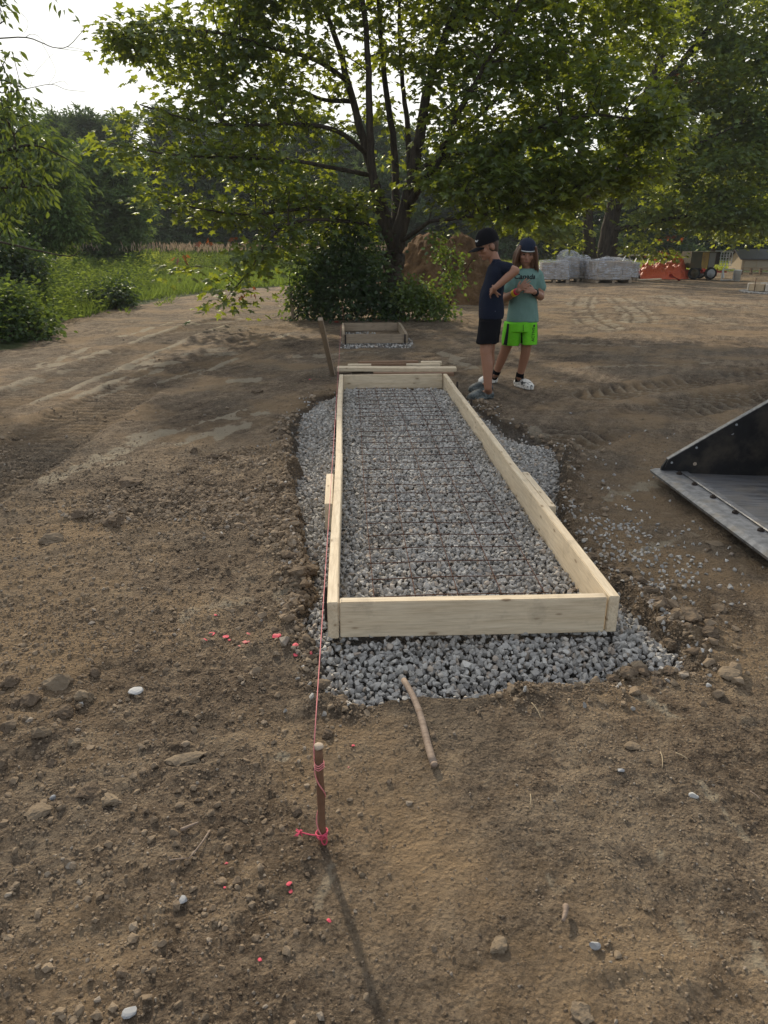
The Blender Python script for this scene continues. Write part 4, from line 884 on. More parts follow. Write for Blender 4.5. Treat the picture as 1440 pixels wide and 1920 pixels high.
# ---- the edge of the wood
def wood_tree(seed, H, W, kind):
    T = Tree(seed); r = T.r; o = np.array([0, 0, 0.0])
    T.limb([o, o+[.1, 0, H*.3], o+[-.1, .2, H*.6], o+[.1, 0, H*.93]], .20, .04, 7, 12, root=.08)
    for k in range(5):
        a = r.uniform(0, 6.28); z = H*r.uniform(.3, .6); T.limb([o+[0, 0, z], o+[math.cos(a)*W*.4, math.sin(a)*W*.4, z+H*.12], o+[math.cos(a)*W*.7, math.sin(a)*W*.7, z+H*.2]], .07, .015, 5, 8)
    n = 26
    for k in range(n):
        f = k/(n-1); z = H*(.10+.86*f); a = r.uniform(0, 6.28); rr = W*(1-.75*max(0, f-.35)/.65)*r.uniform(.25, .8)
        if kind == 1: rr *= 1.05-.75*f
        s = (1.0-.45*f)*r.uniform(.7, 1.2)
        T.mass(o+[math.cos(a)*rr, math.sin(a)*rr, z], (W*.40*s, W*.40*s, H*.075*s), 7 if kind < 2 else 4, 34, .42, 'tuft', spray=.55, flat=.6, droop=.25, up=.5, br=.012)
    e = empty('woodland_tree', o, None, None); T.wood.build('trunk', M['bark'], e, True); T.leaf.build('crown', M['wood_far'], e)
    return e
protos = [wood_tree(300, 12.5, 3.6, 0), wood_tree(301, 11.2, 3.2, 0), wood_tree(302, 13.4, 2.8, 1), wood_tree(303, 12.2, 3.0, 2), wood_tree(304, 7.0, 3.4, 0)]
settle()
WTREES = [(-60, 62, 0, 1.0), (20, 66, 2, 1.0), (88, 72, 3, 1.06), (140, 64, 0, .98), (196, 60, 1, 1.03), (245, 70, 3, 1.08), (300, 58, 4, 1.1), (330, 70, 2, 1.02), (395, 66, 3, 1.0), (450, 60, 1, .95), (520, 68, 0, 1.0), (585, 62, 2, .9), (640, 70, 1, 1.02),
          (700, 64, 0, .95), (770, 70, 3, 1.0), (830, 60, 4, 1.1), (880, 72, 0, .95), (945, 64, 2, .85), (1010, 70, 1, .95), (1080, 62, 4, 1.1), (1150, 68, 0, .95), (1230, 64, 1, .95), (1300, 70, 0, 1.0), (1370, 60, 4, 1.2), (1430, 66, 2, .9), (1510, 62, 0, 1.0), (380, 55, 4, 1.05), (480, 57, 4, .95), (600, 55, 4, 1.0), (720, 56, 4, 1.0), (960, 56, 4, 1.0), (1200, 54, 4, .9), (-160, 60, 1, 1.0), (-250, 64, 0, 1.0), (1600, 66, 1, 1.0), (1720, 64, 0, 1.0), (1860, 68, 2, 1.0), (2020, 64, 1, 1.0), (-380, 62, 0, 1.0)]
KL = ['dense broad woodland tree', 'tall rounded woodland tree', 'narrow tapering woodland tree', 'airy open topped woodland tree', 'low bushy woodland tree']
where = lambda u: ('at the far left' if u < 120 else 'above the round willowy tree' if u < 260 else 'behind the tall meadow, left of the big maple' if u < 560 else 'seen through the big maple' if u < 820 else 'behind the earth mound and children' if u < 1040 else 'behind the wrapped pallets' if u < 1215 else 'behind the hopper trailer' if u < 1380 else 'behind the coop at the far right')
used = set(); r = np.random.default_rng(31)
for u, Z, k, s in WTREES:
    o = protos[k] if k not in used else copy_tree(protos[k]); used.add(k)
    p = P(u, 457, Z); o.location = (p[0], p[1], -.1); o.rotation_euler = (0, 0, r.uniform(0, 6.28)); o.scale = (s*r.uniform(.95, 1.15), s*r.uniform(.95, 1.15), s*.9)
    tag(o, KL[k]+' '+where(u), 'tree', 'trees along the woodland edge')
bpy.context.view_layer.update()
# ------------------------------------------------------------------ shrubs, weeds, meadow
def bush(name, label, base, masses, mat, size, per, seed, kind='round', stems=7, cat='shrub', spray=.16, wood='bark', droop=.3, group=None):
    T = Tree(seed); b = np.asarray(base, float); r = T.r
    for k in range(stems):
        c, R = masses[k % len(masses)][:2]; c = np.asarray(c, float); T.limb([b+r.normal(size=3)*[.12, .12, 0]-[0, 0, .05], b+(c-b)*.5+r.normal(size=3)*.08, c+r.normal(size=3)*np.asarray(R)*.4], .016, .005, 5, 10)
    for c, R, tips in masses: T.mass(c, R, tips, per, size, kind, spray=spray, flat=.9, up=.45, droop=droop, br=.006)
    e = empty(name, b, label, cat, group); T.wood.build('stems', M[wood], e, True); T.leaf.build('foliage', M[mat], e); return e
def ms(L, Z): 
    out = []
    for u, v, ru, rv, dz, rd, n in L:
        s = (Z+dz)/_cp/FPX; out.append((P(u, v, Z+dz), (ru*s, rd, rv*s), n))
    return out
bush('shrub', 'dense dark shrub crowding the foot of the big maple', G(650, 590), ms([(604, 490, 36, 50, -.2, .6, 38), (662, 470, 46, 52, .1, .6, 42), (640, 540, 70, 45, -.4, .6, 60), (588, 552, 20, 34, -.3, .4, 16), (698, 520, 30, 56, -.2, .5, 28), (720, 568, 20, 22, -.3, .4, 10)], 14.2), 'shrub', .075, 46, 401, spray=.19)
bush('vine', 'yellowish climbing vine hanging in front of the earth mound', G(835, 585), ms([(832, 455, 16, 18, 0, .2, 7), (848, 488, 15, 24, 0, .2, 9), (836, 512, 14, 20, 0, .2, 7), (850, 530, 14, 20, 0, .2, 6), (818, 448, 8, 8, 0, .1, 2), (882, 492, 6, 4, 0, .1, 1)], 13.6), 'vine', .07, 18, 402, spray=.085, cat='vine', stems=6)
bush('shrub', 'low leafy shrub between the maple trunk and the earth mound', G(790, 592), ms([(770, 560, 26, 24, 0, .35, 20), (805, 566, 26, 20, 0, .35, 20), (785, 538, 26, 14, .1, .3, 9), (830, 576, 14, 12, 0, .3, 8)], 13.6), 'vine', .07, 38, 403, spray=.10)
bush('shrub', 'bright thin leaved shrub at the left side of the dark one', G(553, 598), ms([(556, 500, 14, 40, 0, .25, 12), (562, 550, 14, 36, 0, .25, 12), (548, 570, 12, 24, -.1, .2, 6)], 14.0), 'vine', .055, 34, 404, spray=.13)
# tall weeds with whorled leaves in front of the shrub
def weed(label, u, v, H, seed, group='tall weeds before the dark shrub', lean=0.0):
    r = np.random.default_rng(seed); b = G(u, v); mb = MB(); st_ = MB(); n = max(5, int(H/.045)); e = empty('tall_weed', b, label, 'weed', group)
    for k in range(4):
        o = b+np.array([r.normal()*.05, r.normal()*.05, 0]); h = H*r.uniform(.6, 1); p = smooth_line([o-[0, 0, .05], o+[r.normal()*.03, r.normal()*.03, h*.5], o+[r.normal()*.05+lean, r.normal()*.05, h]], n); st_.tube(p, np.linspace(.004, .0015, n), 5)
        for i in range(1, n):
            m = 5; a = r.uniform(0, 6.28)+np.arange(m)*6.28/m; d = np.stack([np.cos(a), np.sin(a), np.full(m, .25)], -1); leaves(mb, np.repeat(p[i:i+1], m, 0), d, np.tile([0, 0, 1.0], (m, 1)), (.085*(1.15-.6*i/n))*r.uniform(.8, 1.2, m), 'oval', .8)
    st_.build('stem', M['weed'], e, True); mb.build('foliage', M['weed'], e)
weed('leafy upright weed before the left part of the dark shrub', 590, 596, .48, 1); weed('upright weed just right of the shrub\'s leftmost weed', 612, 598, .36, 2); weed('bushy weed behind the small form\'s left corner', 672, 598, .40, 3); weed('tallest whorled weed, at the foot of the maple trunk', 726, 597, .44, 4); weed('small weed at the right, below the low leafy shrub', 700, 599, .28, 5)

# left foreground bushes
bush('shrub', 'dark leafy bush cut by the left edge, lowest of the greenery there', G(-10, 648), ms([(10, 600, 50, 40, 0, .6, 60), (50, 622, 40, 22, -.2, .5, 40), (-60, 570, 60, 60, .2, .8, 50), (20, 560, 40, 26, .3, .5, 30)], 11.2), 'bush', .075, 34, 411, spray=.15)
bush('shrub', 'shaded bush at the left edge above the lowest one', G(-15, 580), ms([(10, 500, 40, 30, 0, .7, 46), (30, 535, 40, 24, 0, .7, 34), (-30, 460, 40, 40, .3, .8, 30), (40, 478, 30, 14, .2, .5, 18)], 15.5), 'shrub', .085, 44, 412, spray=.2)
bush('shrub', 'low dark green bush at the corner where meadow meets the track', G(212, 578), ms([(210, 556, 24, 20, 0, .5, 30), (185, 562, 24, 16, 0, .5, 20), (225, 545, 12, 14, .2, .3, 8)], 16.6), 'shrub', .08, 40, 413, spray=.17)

r = np.random.default_rng(420)
# tall meadow, short meadow strip, weeds at the edge: uncountable
def field(n, poly, seed):
    r = np.random.default_rng(seed); lo, hi = poly.min(0), poly.max(0); x = r.uniform(lo[0], hi[0], n); y = r.uniform(lo[1], hi[1], n); k = poly_sdf(poly, x, y) < 0; return x[k], y[k]
def blades(name, x, y, h, wd, mat, seed, spread=.25, kind='blade', mb=None, lean=.35):
    r = np.random.default_rng(seed); n = len(x); mb = mb or MB(); d = np.stack([r.normal(size=n)*lean, r.normal(size=n)*lean, np.ones(n)], -1)
    nm = np.stack([np.cos(r.uniform(0, 6.28, n)), np.sin(r.uniform(0, 6.28, n)), np.full(n, .1)], -1); pos = np.stack([x, y, height(x, y)-.02], -1)
    leaves(mb, pos, d, nm, h, kind, wd/np.mean(h)); return mb
tall = np.vstack([GX([(-400, 560), (-100, 540), (60, 520), (150, 508), (330, 506), (470, 500), (600, 497), (800, 490), (1000, 485)]), [[16, 60], [-45, 60]]])
x, y = field(150000, tall, 1); hh_ = (1.10+.30*(fbm(x*.25, y*.25, 3, 71)-.5)*2)*np.random.default_rng(2).uniform(.6, 1.08, len(x))
hh_ = hh_*(.72+.5*fbm(x*1.3, y*1.3, 3, 74)); mb = blades('', x, y, hh_, .034, 'grass', 3)
short = GX([(60, 610), (160, 596), (235, 572), (330, 555), (440, 542), (560, 536), (700, 530), (700, 500), (470, 500), (330, 506), (150, 508), (40, 530)])
x, y = field(90000, short, 4); lo_ = blades('', x, y, np.random.default_rng(5).uniform(.10, .40, len(x)), .022, 'grass', 6, lean=.6); tag(lo_.build('short_grass', M['grass_low']), kind='stuff')
rt = np.vstack([GX([(1000, 513), (1200, 506), (1300, 507), (1440, 508), (1800, 510)]), [[40, 48], [4, 48]]])
x, y = field(60000, rt, 7); blades('', x, y, np.random.default_rng(8).uniform(.15, .55, len(x)), .024, 'grass', 9, mb=mb, lean=.5)
tag(mb.build('meadow_grass', M['grass']), kind='stuff')
# seed heads over the back of the meadow
k = np.random.default_rng(10); x = k.uniform(-16, 2, 2200); y = k.uniform(30, 42, 2200); q = fbm(x*.3, y*.3, 3, 72) > .5; x, y = x[q], y[q]; n = len(x)
mb = MB(); b = np.stack([x, y, height(x, y)+k.uniform(.95, 1.22, n)], -1); leaves(mb, b, np.stack([k.normal(size=n)*.15, k.normal(size=n)*.15, np.ones(n)], -1), np.stack([k.normal(size=n), k.normal(size=n), np.zeros(n)], -1), k.uniform(.14, .26, n), 'oval', .45)
x2, y2 = k.uniform(-11, -7, 700), k.uniform(16, 19, 700); b = np.stack([x2, y2, height(x2, y2)+k.uniform(.45, .7, 700)], -1); leaves(mb, b, np.stack([k.normal(size=700)*.2, k.normal(size=700)*.2, np.ones(700)], -1), np.tile([0, -1.0, 0], (700, 1)), k.uniform(.10, .2, 700), 'oval', .5)
tag(mb.build('seed_heads', M['seed']), kind='stuff')
# leafy weeds along the track
wp = GX([(-200, 690), (0, 648), (70, 630), (150, 600), (225, 575), (300, 545), (240, 520), (120, 512), (-200, 540)])
x, y = field(3400, wp, 11); k = np.random.default_rng(12); mb = MB()
for xx, yy in zip(x, y):
    H_ = k.uniform(.25, .75)*(.6+.8*vnoise(np.array([xx*.8]), np.array([yy*.8]), 73)[0]); m = int(14+26*H_); t_ = k.random(m)**.7
    pos = np.stack([xx+k.normal(size=m)*.09, yy+k.normal(size=m)*.09, H_*t_+.02], -1); a = k.uniform(0, 6.28, m)
    leaves(mb, pos, np.stack([np.cos(a), np.sin(a), k.uniform(-.3, .6, m)], -1), np.tile([0, 0, 1.0], (m, 1))+k.normal(size=(m, 3))*.35, k.uniform(.05, .11, m), 'oval', 1.2)
tag(mb.build('track_weeds', M['weed']), kind='stuff')
hw = np.vstack([GX([(60, 545), (240, 535), (330, 520), (480, 512), (560, 508), (560, 498), (330, 500), (150, 503), (60, 512)])])
x, y = field(420, hw, 19); k = np.random.default_rng(20); mb = MB()
for xx, yy in zip(x, y):
    H_ = k.uniform(.6, 1.15); m = 46; t_ = k.random(m); a = k.uniform(0, 6.28, m); w_ = .20*(1-.6*t_)
    leaves(mb, np.stack([xx+np.cos(a)*w_*k.random(m), yy+np.sin(a)*w_*k.random(m), H_*t_], -1), np.stack([np.cos(a), np.sin(a), k.uniform(-.2, .8, m)], -1), np.tile([0, 0, 1.0], (m, 1))+k.normal(size=(m, 3))*.4, k.uniform(.09, .17, m), 'oval', 1.0)
tag(mb.build('meadow_weeds', M['grass_low']), kind='stuff')
k = np.random.default_rng(13); x, y = field(900, GX([(60, 545), (160, 535), (150, 500), (90, 500)]), 14); mb = MB(); 
for xx, yy in zip(x[:26], y[:26]):
    for j in range(6):
        a = k.uniform(0, 6.28); leaves(mb, np.array([[xx, yy, .78]])+k.normal(size=(1, 3))*.03, np.array([[math.cos(a), math.sin(a), .1]]), np.array([[0, 0, 1.0]]), np.array([.05]), 'round')
x, y = field(60, GX([(1200, 500), (1240, 498), (1240, 492), (1200, 492)]), 15)
for xx, yy in zip(x[:14], y[:14]):
    for j in range(6):
        a = k.uniform(0, 6.28); leaves(mb, np.array([[xx, yy, .62]])+k.normal(size=(1, 3))*.03, np.array([[math.cos(a), math.sin(a), .3]]), np.array([[0, 0, 1.0]]), np.array([.07]), 'round')
tag(mb.build('white_flowers', M['petal']), kind='stuff')
# sparse sprouts on the dirt by the verge
mb = MB(); k = np.random.default_rng(16)
for u, v in ((318, 562), (325, 566), (310, 568), (275, 560), (300, 572), (240, 585), (750, 600), (760, 603)):
    for j in range(14):
        b = G(u+k.normal()*5, v+k.normal()*2); a = k.uniform(0, 6.28); leaves(mb, b[None], np.array([[math.cos(a)*.6, math.sin(a)*.6, .8]]), np.array([[0, 0, 1.0]]), np.array([k.uniform(.06, .16)]), 'oval', .5)
tag(mb.build('sprouts', M['weed']), kind='stuff')
# ------------------------------------------------------------------ the two children
def V3(*a): return np.array(a, float)
def frame_of(f, up=(0, 0, 1)):
    f = unit(np.asarray(f, float)); s = unit(np.cross(f, np.asarray(up, float))); u = np.cross(s, f); return f, s, u        # forward, right, up
def oval_ring(c, rx, ry, ax, ay, n=22, p=2.0):
    a = np.linspace(0, 2*math.pi, n, endpoint=False); cx, sx = np.cos(a), np.sin(a); k = (np.abs(cx)**p+np.abs(sx)**p)**(-1/p)
    return np.asarray(c)+(rx*k*cx)[:, None]*ax+(ry*k*sx)[:, None]*ay
def hand(mb, wrist, d, n, th, sc=1.0, curl=.5, spread=.12):
    """palm from the wrist along d, n = back of the hand, th = the side the thumb leaves from"""
    d = unit(d); n = unit(n-d*np.dot(n, d)); t = unit(np.cross(d, n)); t = t if np.dot(t, th) > 0 else -t
    for k in (-1, 0, 1):
        mb.capsule(wrist+t*k*.013*sc, wrist+d*.062*sc+t*k*.021*sc, .0115*sc, .0105*sc, 10, 4)
    for k, (L, off) in enumerate(((.062, .027), (.070, .009), (.066, -.009), (.052, -.026))):
        p = wrist+d*.064*sc+t*off*sc; a = 0.0; q = unit(d+t*spread*(1.5-k)*.6); r0 = .0078*sc
        for j, fr in enumerate((.45, .32, .26)):
            a += curl*(.5+.25*j)*(1+.12*(k-1)); dd = q*math.cos(a)-n*math.sin(a); e = p+dd*L*fr*sc; mb.capsule(p, e, r0, r0*.92, 8, 4); p = e; r0 *= .92
    p = wrist+d*.012*sc+t*.020*sc; e = p+unit(d*.75+t*.75-n*.15)*.036*sc; mb.capsule(p, e, .0115*sc, .0088*sc, 8, 4); mb.capsule(e, e+unit(d*.95+t*.3-n*.3)*.032*sc, .0085*sc, .0072*sc, 8, 4)
def head(mb, c, f, up, s=1.0):
    f, r, u = frame_of(f, up); R = np.stack([r, f, u], 1)
    mb.ball(c+u*.018*s-f*.008*s, (.071*s, .091*s, .088*s), R); mb.ball(c-u*.035*s+f*.022*s, (.056*s, .062*s, .068*s), R)
    mb.ball(c-u*.082*s+f*.052*s, (.024*s, .022*s, .020*s), R)                                                # chin
    mb.capsule(c+u*.004*s+f*.083*s, c-u*.026*s+f*.098*s, .0075*s, .011*s, 8, 4)                               # nose
    for k in (-1, 1):
        mb.ball(c-u*.028*s+f*.090*s+r*k*.010*s, (.007*s, .007*s, .006*s), R)
        mb.capsule(c+u*.020*s+f*.076*s+r*k*.012*s, c+u*.020*s+f*.066*s+r*k*.044*s, .008*s, .007*s, 8, 4)        # brow
        mb.ball(c-u*.022*s+f*.055*s+r*k*.036*s, (.022*s, .022*s, .022*s), R)                                  # cheek
        mb.ball(c-u*.008*s-f*.010*s+r*k*.072*s, (.010*s, .020*s, .030*s), R)                                  # ear
    mb.capsule(c-u*.050*s+f*.083*s-r*.016*s, c-u*.050*s+f*.083*s+r*.016*s, .0065*s, .0065*s, 8, 4)
    return f, r, u, R
def face_bits(c, f, r, u, R, root, s=1.0):
    for k in (-1, 1):
        mb = MB(); mb.ball(c+u*.006*s+f*.0775*s+r*k*.030*s, (.0115*s, .006*s, .0055*s), R); mb.build('eye', M['eye'], root, True)
        mb = MB(); mb.capsule(c+u*.024*s+f*.085*s+r*k*.014*s, c+u*.022*s+f*.071*s+r*k*.044*s, .0042*s, .003*s, 8, 4); mb.build('eyebrow', M['hair_short'], root, True)
    mb = MB(); mb.capsule(c-u*.0505*s+f*.0885*s-r*.014*s, c-u*.0505*s+f*.0885*s+r*.014*s, .0038*s, .0038*s, 8, 4); mb.build('mouth', M['lip'], root, True)
def clog(name, heel, toe, mat, root, w_=.046, ht=.078):
    heel, toe = np.asarray(heel), np.asarray(toe); d = unit(toe-heel); L = np.linalg.norm(toe-heel); s = np.cross(d, [0, 0, 1.0]); mb = MB(); rings = []
    for t, ww, z1 in ((0, .55, .045), (.04, .8, .055), (.2, .88, .058), (.42, .92, .060), (.50, .98, .082), (.62, 1.04, .080), (.78, 1.03, .064), (.90, .85, .050), (.97, .55, .036), (1.0, .25, .026)):
        c = heel+d*L*t+V3(0, 0, z1*.5*ht/.078+.002); rings.append(oval_ring(c, w_*ww, z1*.5*ht/.078, s, V3(0, 0, 1.0), 20, 2.8))
    mb.loft(rings); mb.prism(np.vstack([oval_ring(heel+d*L*.5+V3(0, 0, .0), w_*1.06, L*.51, s, d, 22, 2.6)]), (0, 0, .016))
    o = remesh(mb, name, .004, mat, root, 2)
    return o
def cap_dome(c, f, r, u, mat, root, name, s=1.0, low=.2, ru=1.0):
    nv, nu = 12, 28; th = np.linspace(0, math.pi/2+low, nv); an = np.linspace(0, 2*math.pi, nu, endpoint=False); mb = MB(); v = []
    for t in th:
        for a in an: v.append(c+u*.016*s-f*.008*s+(r*math.cos(a)*.080*s+f*math.sin(a)*.100*s)*math.sin(t)**.85+u*(.098*s*math.cos(t))*ru)
    v = np.array(v); i = np.arange(nv-1)[:, None]*nu; j = np.arange(nu)[None]; j2 = (j+1) % nu
    mb.add(v, np.stack([i+j, i+j2, i+nu+j2, i+nu+j], -1).reshape(-1, 4)); mb.ball(c+u*(.016*s+.099*s*ru)-f*.008*s, .006*s)
    return mb.build(name, mat, root, True)
def wrinkle(seed, amp, sc=14.0):
    def g(co): return amp*((fbm(co[:, 0]*sc+co[:, 1]*sc*.7, co[:, 2]*sc*.55+co[:, 1]*3, 3, seed)-.5)*2)
    return g

# ---- boy in the navy shirt
Z1 = 6.60
def p1(u, v, dz=0.0): return P(u, v, Z1+dz)
base = G(908, 747); base[2] = height(np.array([base[0]]), np.array([base[1]]))[0]
b1 = empty('person', base, 'child in navy shirt and black cap, hand on hip, looking down at the form', 'person', 'children beside the long form')
f1 = unit(-RV*.90-FV*.34-ZV*.30); body = MB()
hc = p1(914, 462); f, r, u, R = head(body, hc, f1, (-.10*RV+ZV)); 
body.capsule(hc-u*.05-f*.025, p1(931, 498), .046, .050)
# torso under the clothes, arm on the hip, legs
body.capsule(p1(932, 510), p1(923, 560), .062, .062); body.capsule(p1(923, 560), p1(917, 608), .062, .07)
sh, el, wr = p1(942, 499, -.13), p1(966, 508, -.20), p1(928, 540, -.20)
body.capsule(p1(934, 503, -.02), sh, .034, .034); body.capsule(sh, el, .040, .036); body.capsule(el, el+(wr-el)*.4, .036, .035); body.capsule(el+(wr-el)*.4, wr, .035, .023)
hand(body, wr, p1(920, 547, -.15)-wr, -FV*.8-RV*.3+ZV*.5, -RV, .95, .35, .3)
body.capsule(wr, p1(926, 546, -.17), .022, .02); 
for k, (a, b) in enumerate(((p1(926, 545, -.19), p1(934, 557, -.165)), (p1(928, 546, -.195), p1(938, 553, -.165)))): body.capsule(a, b, .008, .007, 8, 4)
sh2, el2, wr2 = p1(930, 499, .15), p1(950, 520, .26), p1(928, 548, .17)
body.capsule(p1(932, 504, .05), sh2, .034, .034); body.capsule(sh2, el2, .042, .034); body.capsule(el2, wr2, .034, .023); hand(body, wr2, p1(918, 553, .14)-wr2, FV, -RV, .95, .4)
hipn, knn, ann = p1(913, 612, -.07), p1(911, 661, -.11), p1(915, 727, -.13)
body.capsule(hipn, knn, .072, .052); body.capsule(knn, knn+(ann-knn)*.35+RV*.006, .050, .050); body.capsule(knn+(ann-knn)*.35+RV*.006, ann, .049, .034)
hipf, knf, anf = p1(918, 612, .08), p1(917, 660, .15), p1(913, 714, .26)
body.capsule(hipf, knf, .070, .050); body.capsule(knf, knf+(anf-knf)*.35+RV*.012, .048, .049); body.capsule(knf+(anf-knf)*.35+RV*.012, anf, .048, .033)
gh = lambda p: V3(p[0], p[1], height(np.array([p[0]]), np.array([p[1]]))[0]+.004)
hn, tn = gh(G(925, 747)), gh(G(876, 748)); hf, tf = gh(G(922, 731)), gh(G(879, 734))
body.capsule(ann, hn+(tn-hn)*.2+V3(0, 0, .05), .033, .036); body.capsule(hn+(tn-hn)*.2+V3(0, 0, .04), hn+(tn-hn)*.7+V3(0, 0, .035), .034, .028)
body.capsule(anf, hf+(tf-hf)*.2+V3(0, 0, .05), .032, .035); body.capsule(hf+(tf-hf)*.2+V3(0, 0, .04), hf+(tf-hf)*.7+V3(0, 0, .035), .034, .028)
remesh(body, 'body', .005, M['skin'], b1, 3)
face_bits(hc, f, r, u, R, b1)
clog('clog', hn, tn, M['clog_grey'], b1); clog('clog', hf, tf, M['clog_grey'], b1)
# cropped hair under the cap, the cap and its brim
mb = MB(); mb.ball(hc+u*.012-f*.018, (.074, .088, .080), R); mb.ball(hc-u*.03-f*.045, (.055, .045, .05), R); remesh(mb, 'hair', .006, M['hair_short'], b1, 2)
cp = cap_dome(hc+u*.012, f, r, u, M['black_cloth'], b1, 'cap', 1.05, .02, 1.16)
mb = MB(); n_ = 15; top_, bot_ = [], []
for k in range(n_):
    a = math.pi*(k/(n_-1)); x_, y_ = math.cos(a)*.072, math.sin(a)
    top_.append((x_, y_))
g_ = []
for j in range(7):
    for k, (x_, y_) in enumerate(top_):
        q = hc+u*(.022-.22*x_*x_/.072*.6-.012*j/6)+r*x_*(1-.04*j)+f*(.066+.030*(y_)+.085*(j/6)*y_**.4); g_.append(q)
g_ = np.array(g_); i = np.arange(6)[:, None]*n_; j = np.arange(n_-1)[None]; qd = np.stack([i+j, i+j+1, i+n_+j+1, i+n_+j], -1).reshape(-1, 4)
mb.add(g_, qd); mb.add(g_-u*.005, qd[:, ::-1]); e_ = np.concatenate([np.arange(n_*6, n_*7)]); m_ = len(g_)
mb.add(np.vstack([g_[e_], g_[e_]-u*.005]), np.stack([np.arange(n_-1), np.arange(1, n_), n_+np.arange(1, n_), n_+np.arange(n_-1)], -1)); mb.build('brim', M['black_cloth'], cp, True)
# the small white script on the cap front: a run of loops
mb = MB(); an = np.linspace(0, 1, 60); cc = hc+u*.012
def dome_pt(a, h): t = math.acos(min(1, h)); return cc+u*.0166+(r*math.cos(a)*.0845+f*math.sin(a)*.1055)*math.sin(t)**.85+u*.104*h*1.02-f*.0083
pp = [dome_pt(math.pi/2+.32-.64*t, .40+.045*math.sin(t*26)+.02*math.cos(t*9)) for t in an]; mb.tube(pp, .0028, 5); mb.build('script_mark', M['white_print'], cp, True)
# shirt
def sec(v, u0, u1, dep, dz=0.0, p=2.3, tilt=0.0, Pf=p1):
    c = Pf((u0+u1)/2, v, dz); hw = np.linalg.norm(Pf(u1, v, dz)-Pf(u0, v, dz))/2; return oval_ring(c, hw, dep, RV, FV+ZV*tilt, 26, p)
sm = MB(); sm.loft([sec(597, 898, 942, .135), sec(586, 897.5, 943, .14), sec(570, 897.5, 943, .14), sec(552, 900, 943, .14), sec(538, 904, 945, .145), sec(524, 908, 948, .155), sec(510, 911, 950, .165), sec(501, 914, 950, .155), sec(494, 918, 947, .11), sec(488, 920, 940, .065), sec(484, 919, 936, .058)])
sm.capsule(p1(938, 499, -.10), p1(953, 502, -.165), .052, .054); sm.capsule(p1(930, 500, .10), p1(938, 508, .19), .056, .054)
remesh(sm, 'shirt', .0065, M['navy'], b1, 4, wrinkle(3, .011, 11.0))
sm = MB(); sm.loft([sec(594, 899, 941, .132), sec(605, 898, 939, .134), sec(622, 897, 936, .135)])
sm.loft([oval_ring(p1(919, 600, -.06), .095, .085, RV, FV, 22, 2.4), oval_ring(p1(915, 622, -.08), .092, .088, RV, FV, 22, 2.4), oval_ring(p1(911.5, 643.5, -.10), .090, .086, RV, FV, 22, 2.4)][::-1])
sm.loft([oval_ring(p1(921, 600, .06), .092, .085, RV, FV, 22, 2.4), oval_ring(p1(919, 622, .08), .088, .088, RV, FV, 22, 2.4), oval_ring(p1(917, 642, .10), .086, .086, RV, FV, 22, 2.4)][::-1])
remesh(sm, 'shorts', .0065, M['black_cloth'], b1, 3, wrinkle(5, .009, 12.0))

# ---- child in the teal shirt
Z2 = 6.95
def p2(u, v, dz=0.0): return P(u, v, Z2+dz)
base = G(968, 727); b2 = empty('person', base, 'long haired child in teal shirt and bright green shorts, hands together, cap worn backwards', 'person', 'children beside the long form')
body = MB(); hc = p2(987, 475, -.02); f, r, u, R = head(body, hc, unit(-FV-RV*.06-ZV*.22), (ZV+.05*RV), .98)
body.capsule(hc-u*.05-f*.02, p2(989, 506, .02), .042, .05)
body.capsule(p2(988, 517), p2(982, 560), .06, .06); body.capsule(p2(982, 560), p2(978, 608), .06, .07)
for (s_, e_, w_, h_, hn_, tt_, cu) in ((p2(968, 513), p2(945, 561, -.02), p2(972, 545, -.20), p2(991, 527, -.22), -FV*.5-ZV*.2-RV*.5, ZV-FV*.4, .22), (p2(1010, 513), p2(1013.5, 556, -.03), p2(1001, 547, -.19), p2(985, 541, -.24), -FV*.9+ZV*.3, ZV, .55)):
    body.capsule(p2(988, 517), s_, .034, .034); body.capsule(s_, e_, .038, .036); body.capsule(e_, e_+(w_-e_)*.4, .036, .035); body.capsule(e_+(w_-e_)*.4, w_, .034, .022); hand(body, w_, h_-w_, hn_, tt_, .95, cu)
    if e_[0] < s_[0]: wrL, elL = w_, e_
    else: wrR, elR = w_, e_
hl, kl, al = p2(962, 608, .02), p2(948, 655, .10), p2(930, 701, .24)
body.capsule(hl, kl, .068, .049); body.capsule(kl, kl+(al-kl)*.35, .047, .045); body.capsule(kl+(al-kl)*.35, al, .045, .031)
hr, kr, ar = p2(990, 608), p2(986, 657, .02), p2(974, 706, .12)
body.capsule(hr, kr, .066, .047); body.capsule(kr, kr+(ar-kr)*.35+RV*.004, .045, .044); body.capsule(kr+(ar-kr)*.35+RV*.004, ar, .044, .031)
hLg, tLg = gh(G(931, 718)), gh(G(897, 721)); hRg, tRg = gh(G(967, 722)), gh(G(997, 733))
for a_, h_, t_ in ((al, hLg, tLg), (ar, hRg, tRg)): body.capsule(a_, h_+(t_-h_)*.2+V3(0, 0, .05), .031, .033); body.capsule(h_+(t_-h_)*.2+V3(0, 0, .04), h_+(t_-h_)*.7+V3(0, 0, .033), .032, .026)
remesh(body, 'body', .005, M['skin'], b2, 3); face_bits(hc, f, r, u, R, b2, .98)
for a_, k_, h_, t_ in ((al, kl, hLg, tLg), (ar, kr, hRg, tRg)):
    mb = MB(); mb.capsule(a_+(k_-a_)*.10, h_+(t_-h_)*.2+V3(0, 0, .05), .0385, .0415, 16); mb.capsule(h_+(t_-h_)*.2+V3(0, 0, .05), h_+(t_-h_)*.5+V3(0, 0, .045), .0415, .036, 14); remesh(mb, 'sock', .005, M['black_cloth'], b2, 1)
    clog('clog', h_, t_, M['clog_white'], b2)
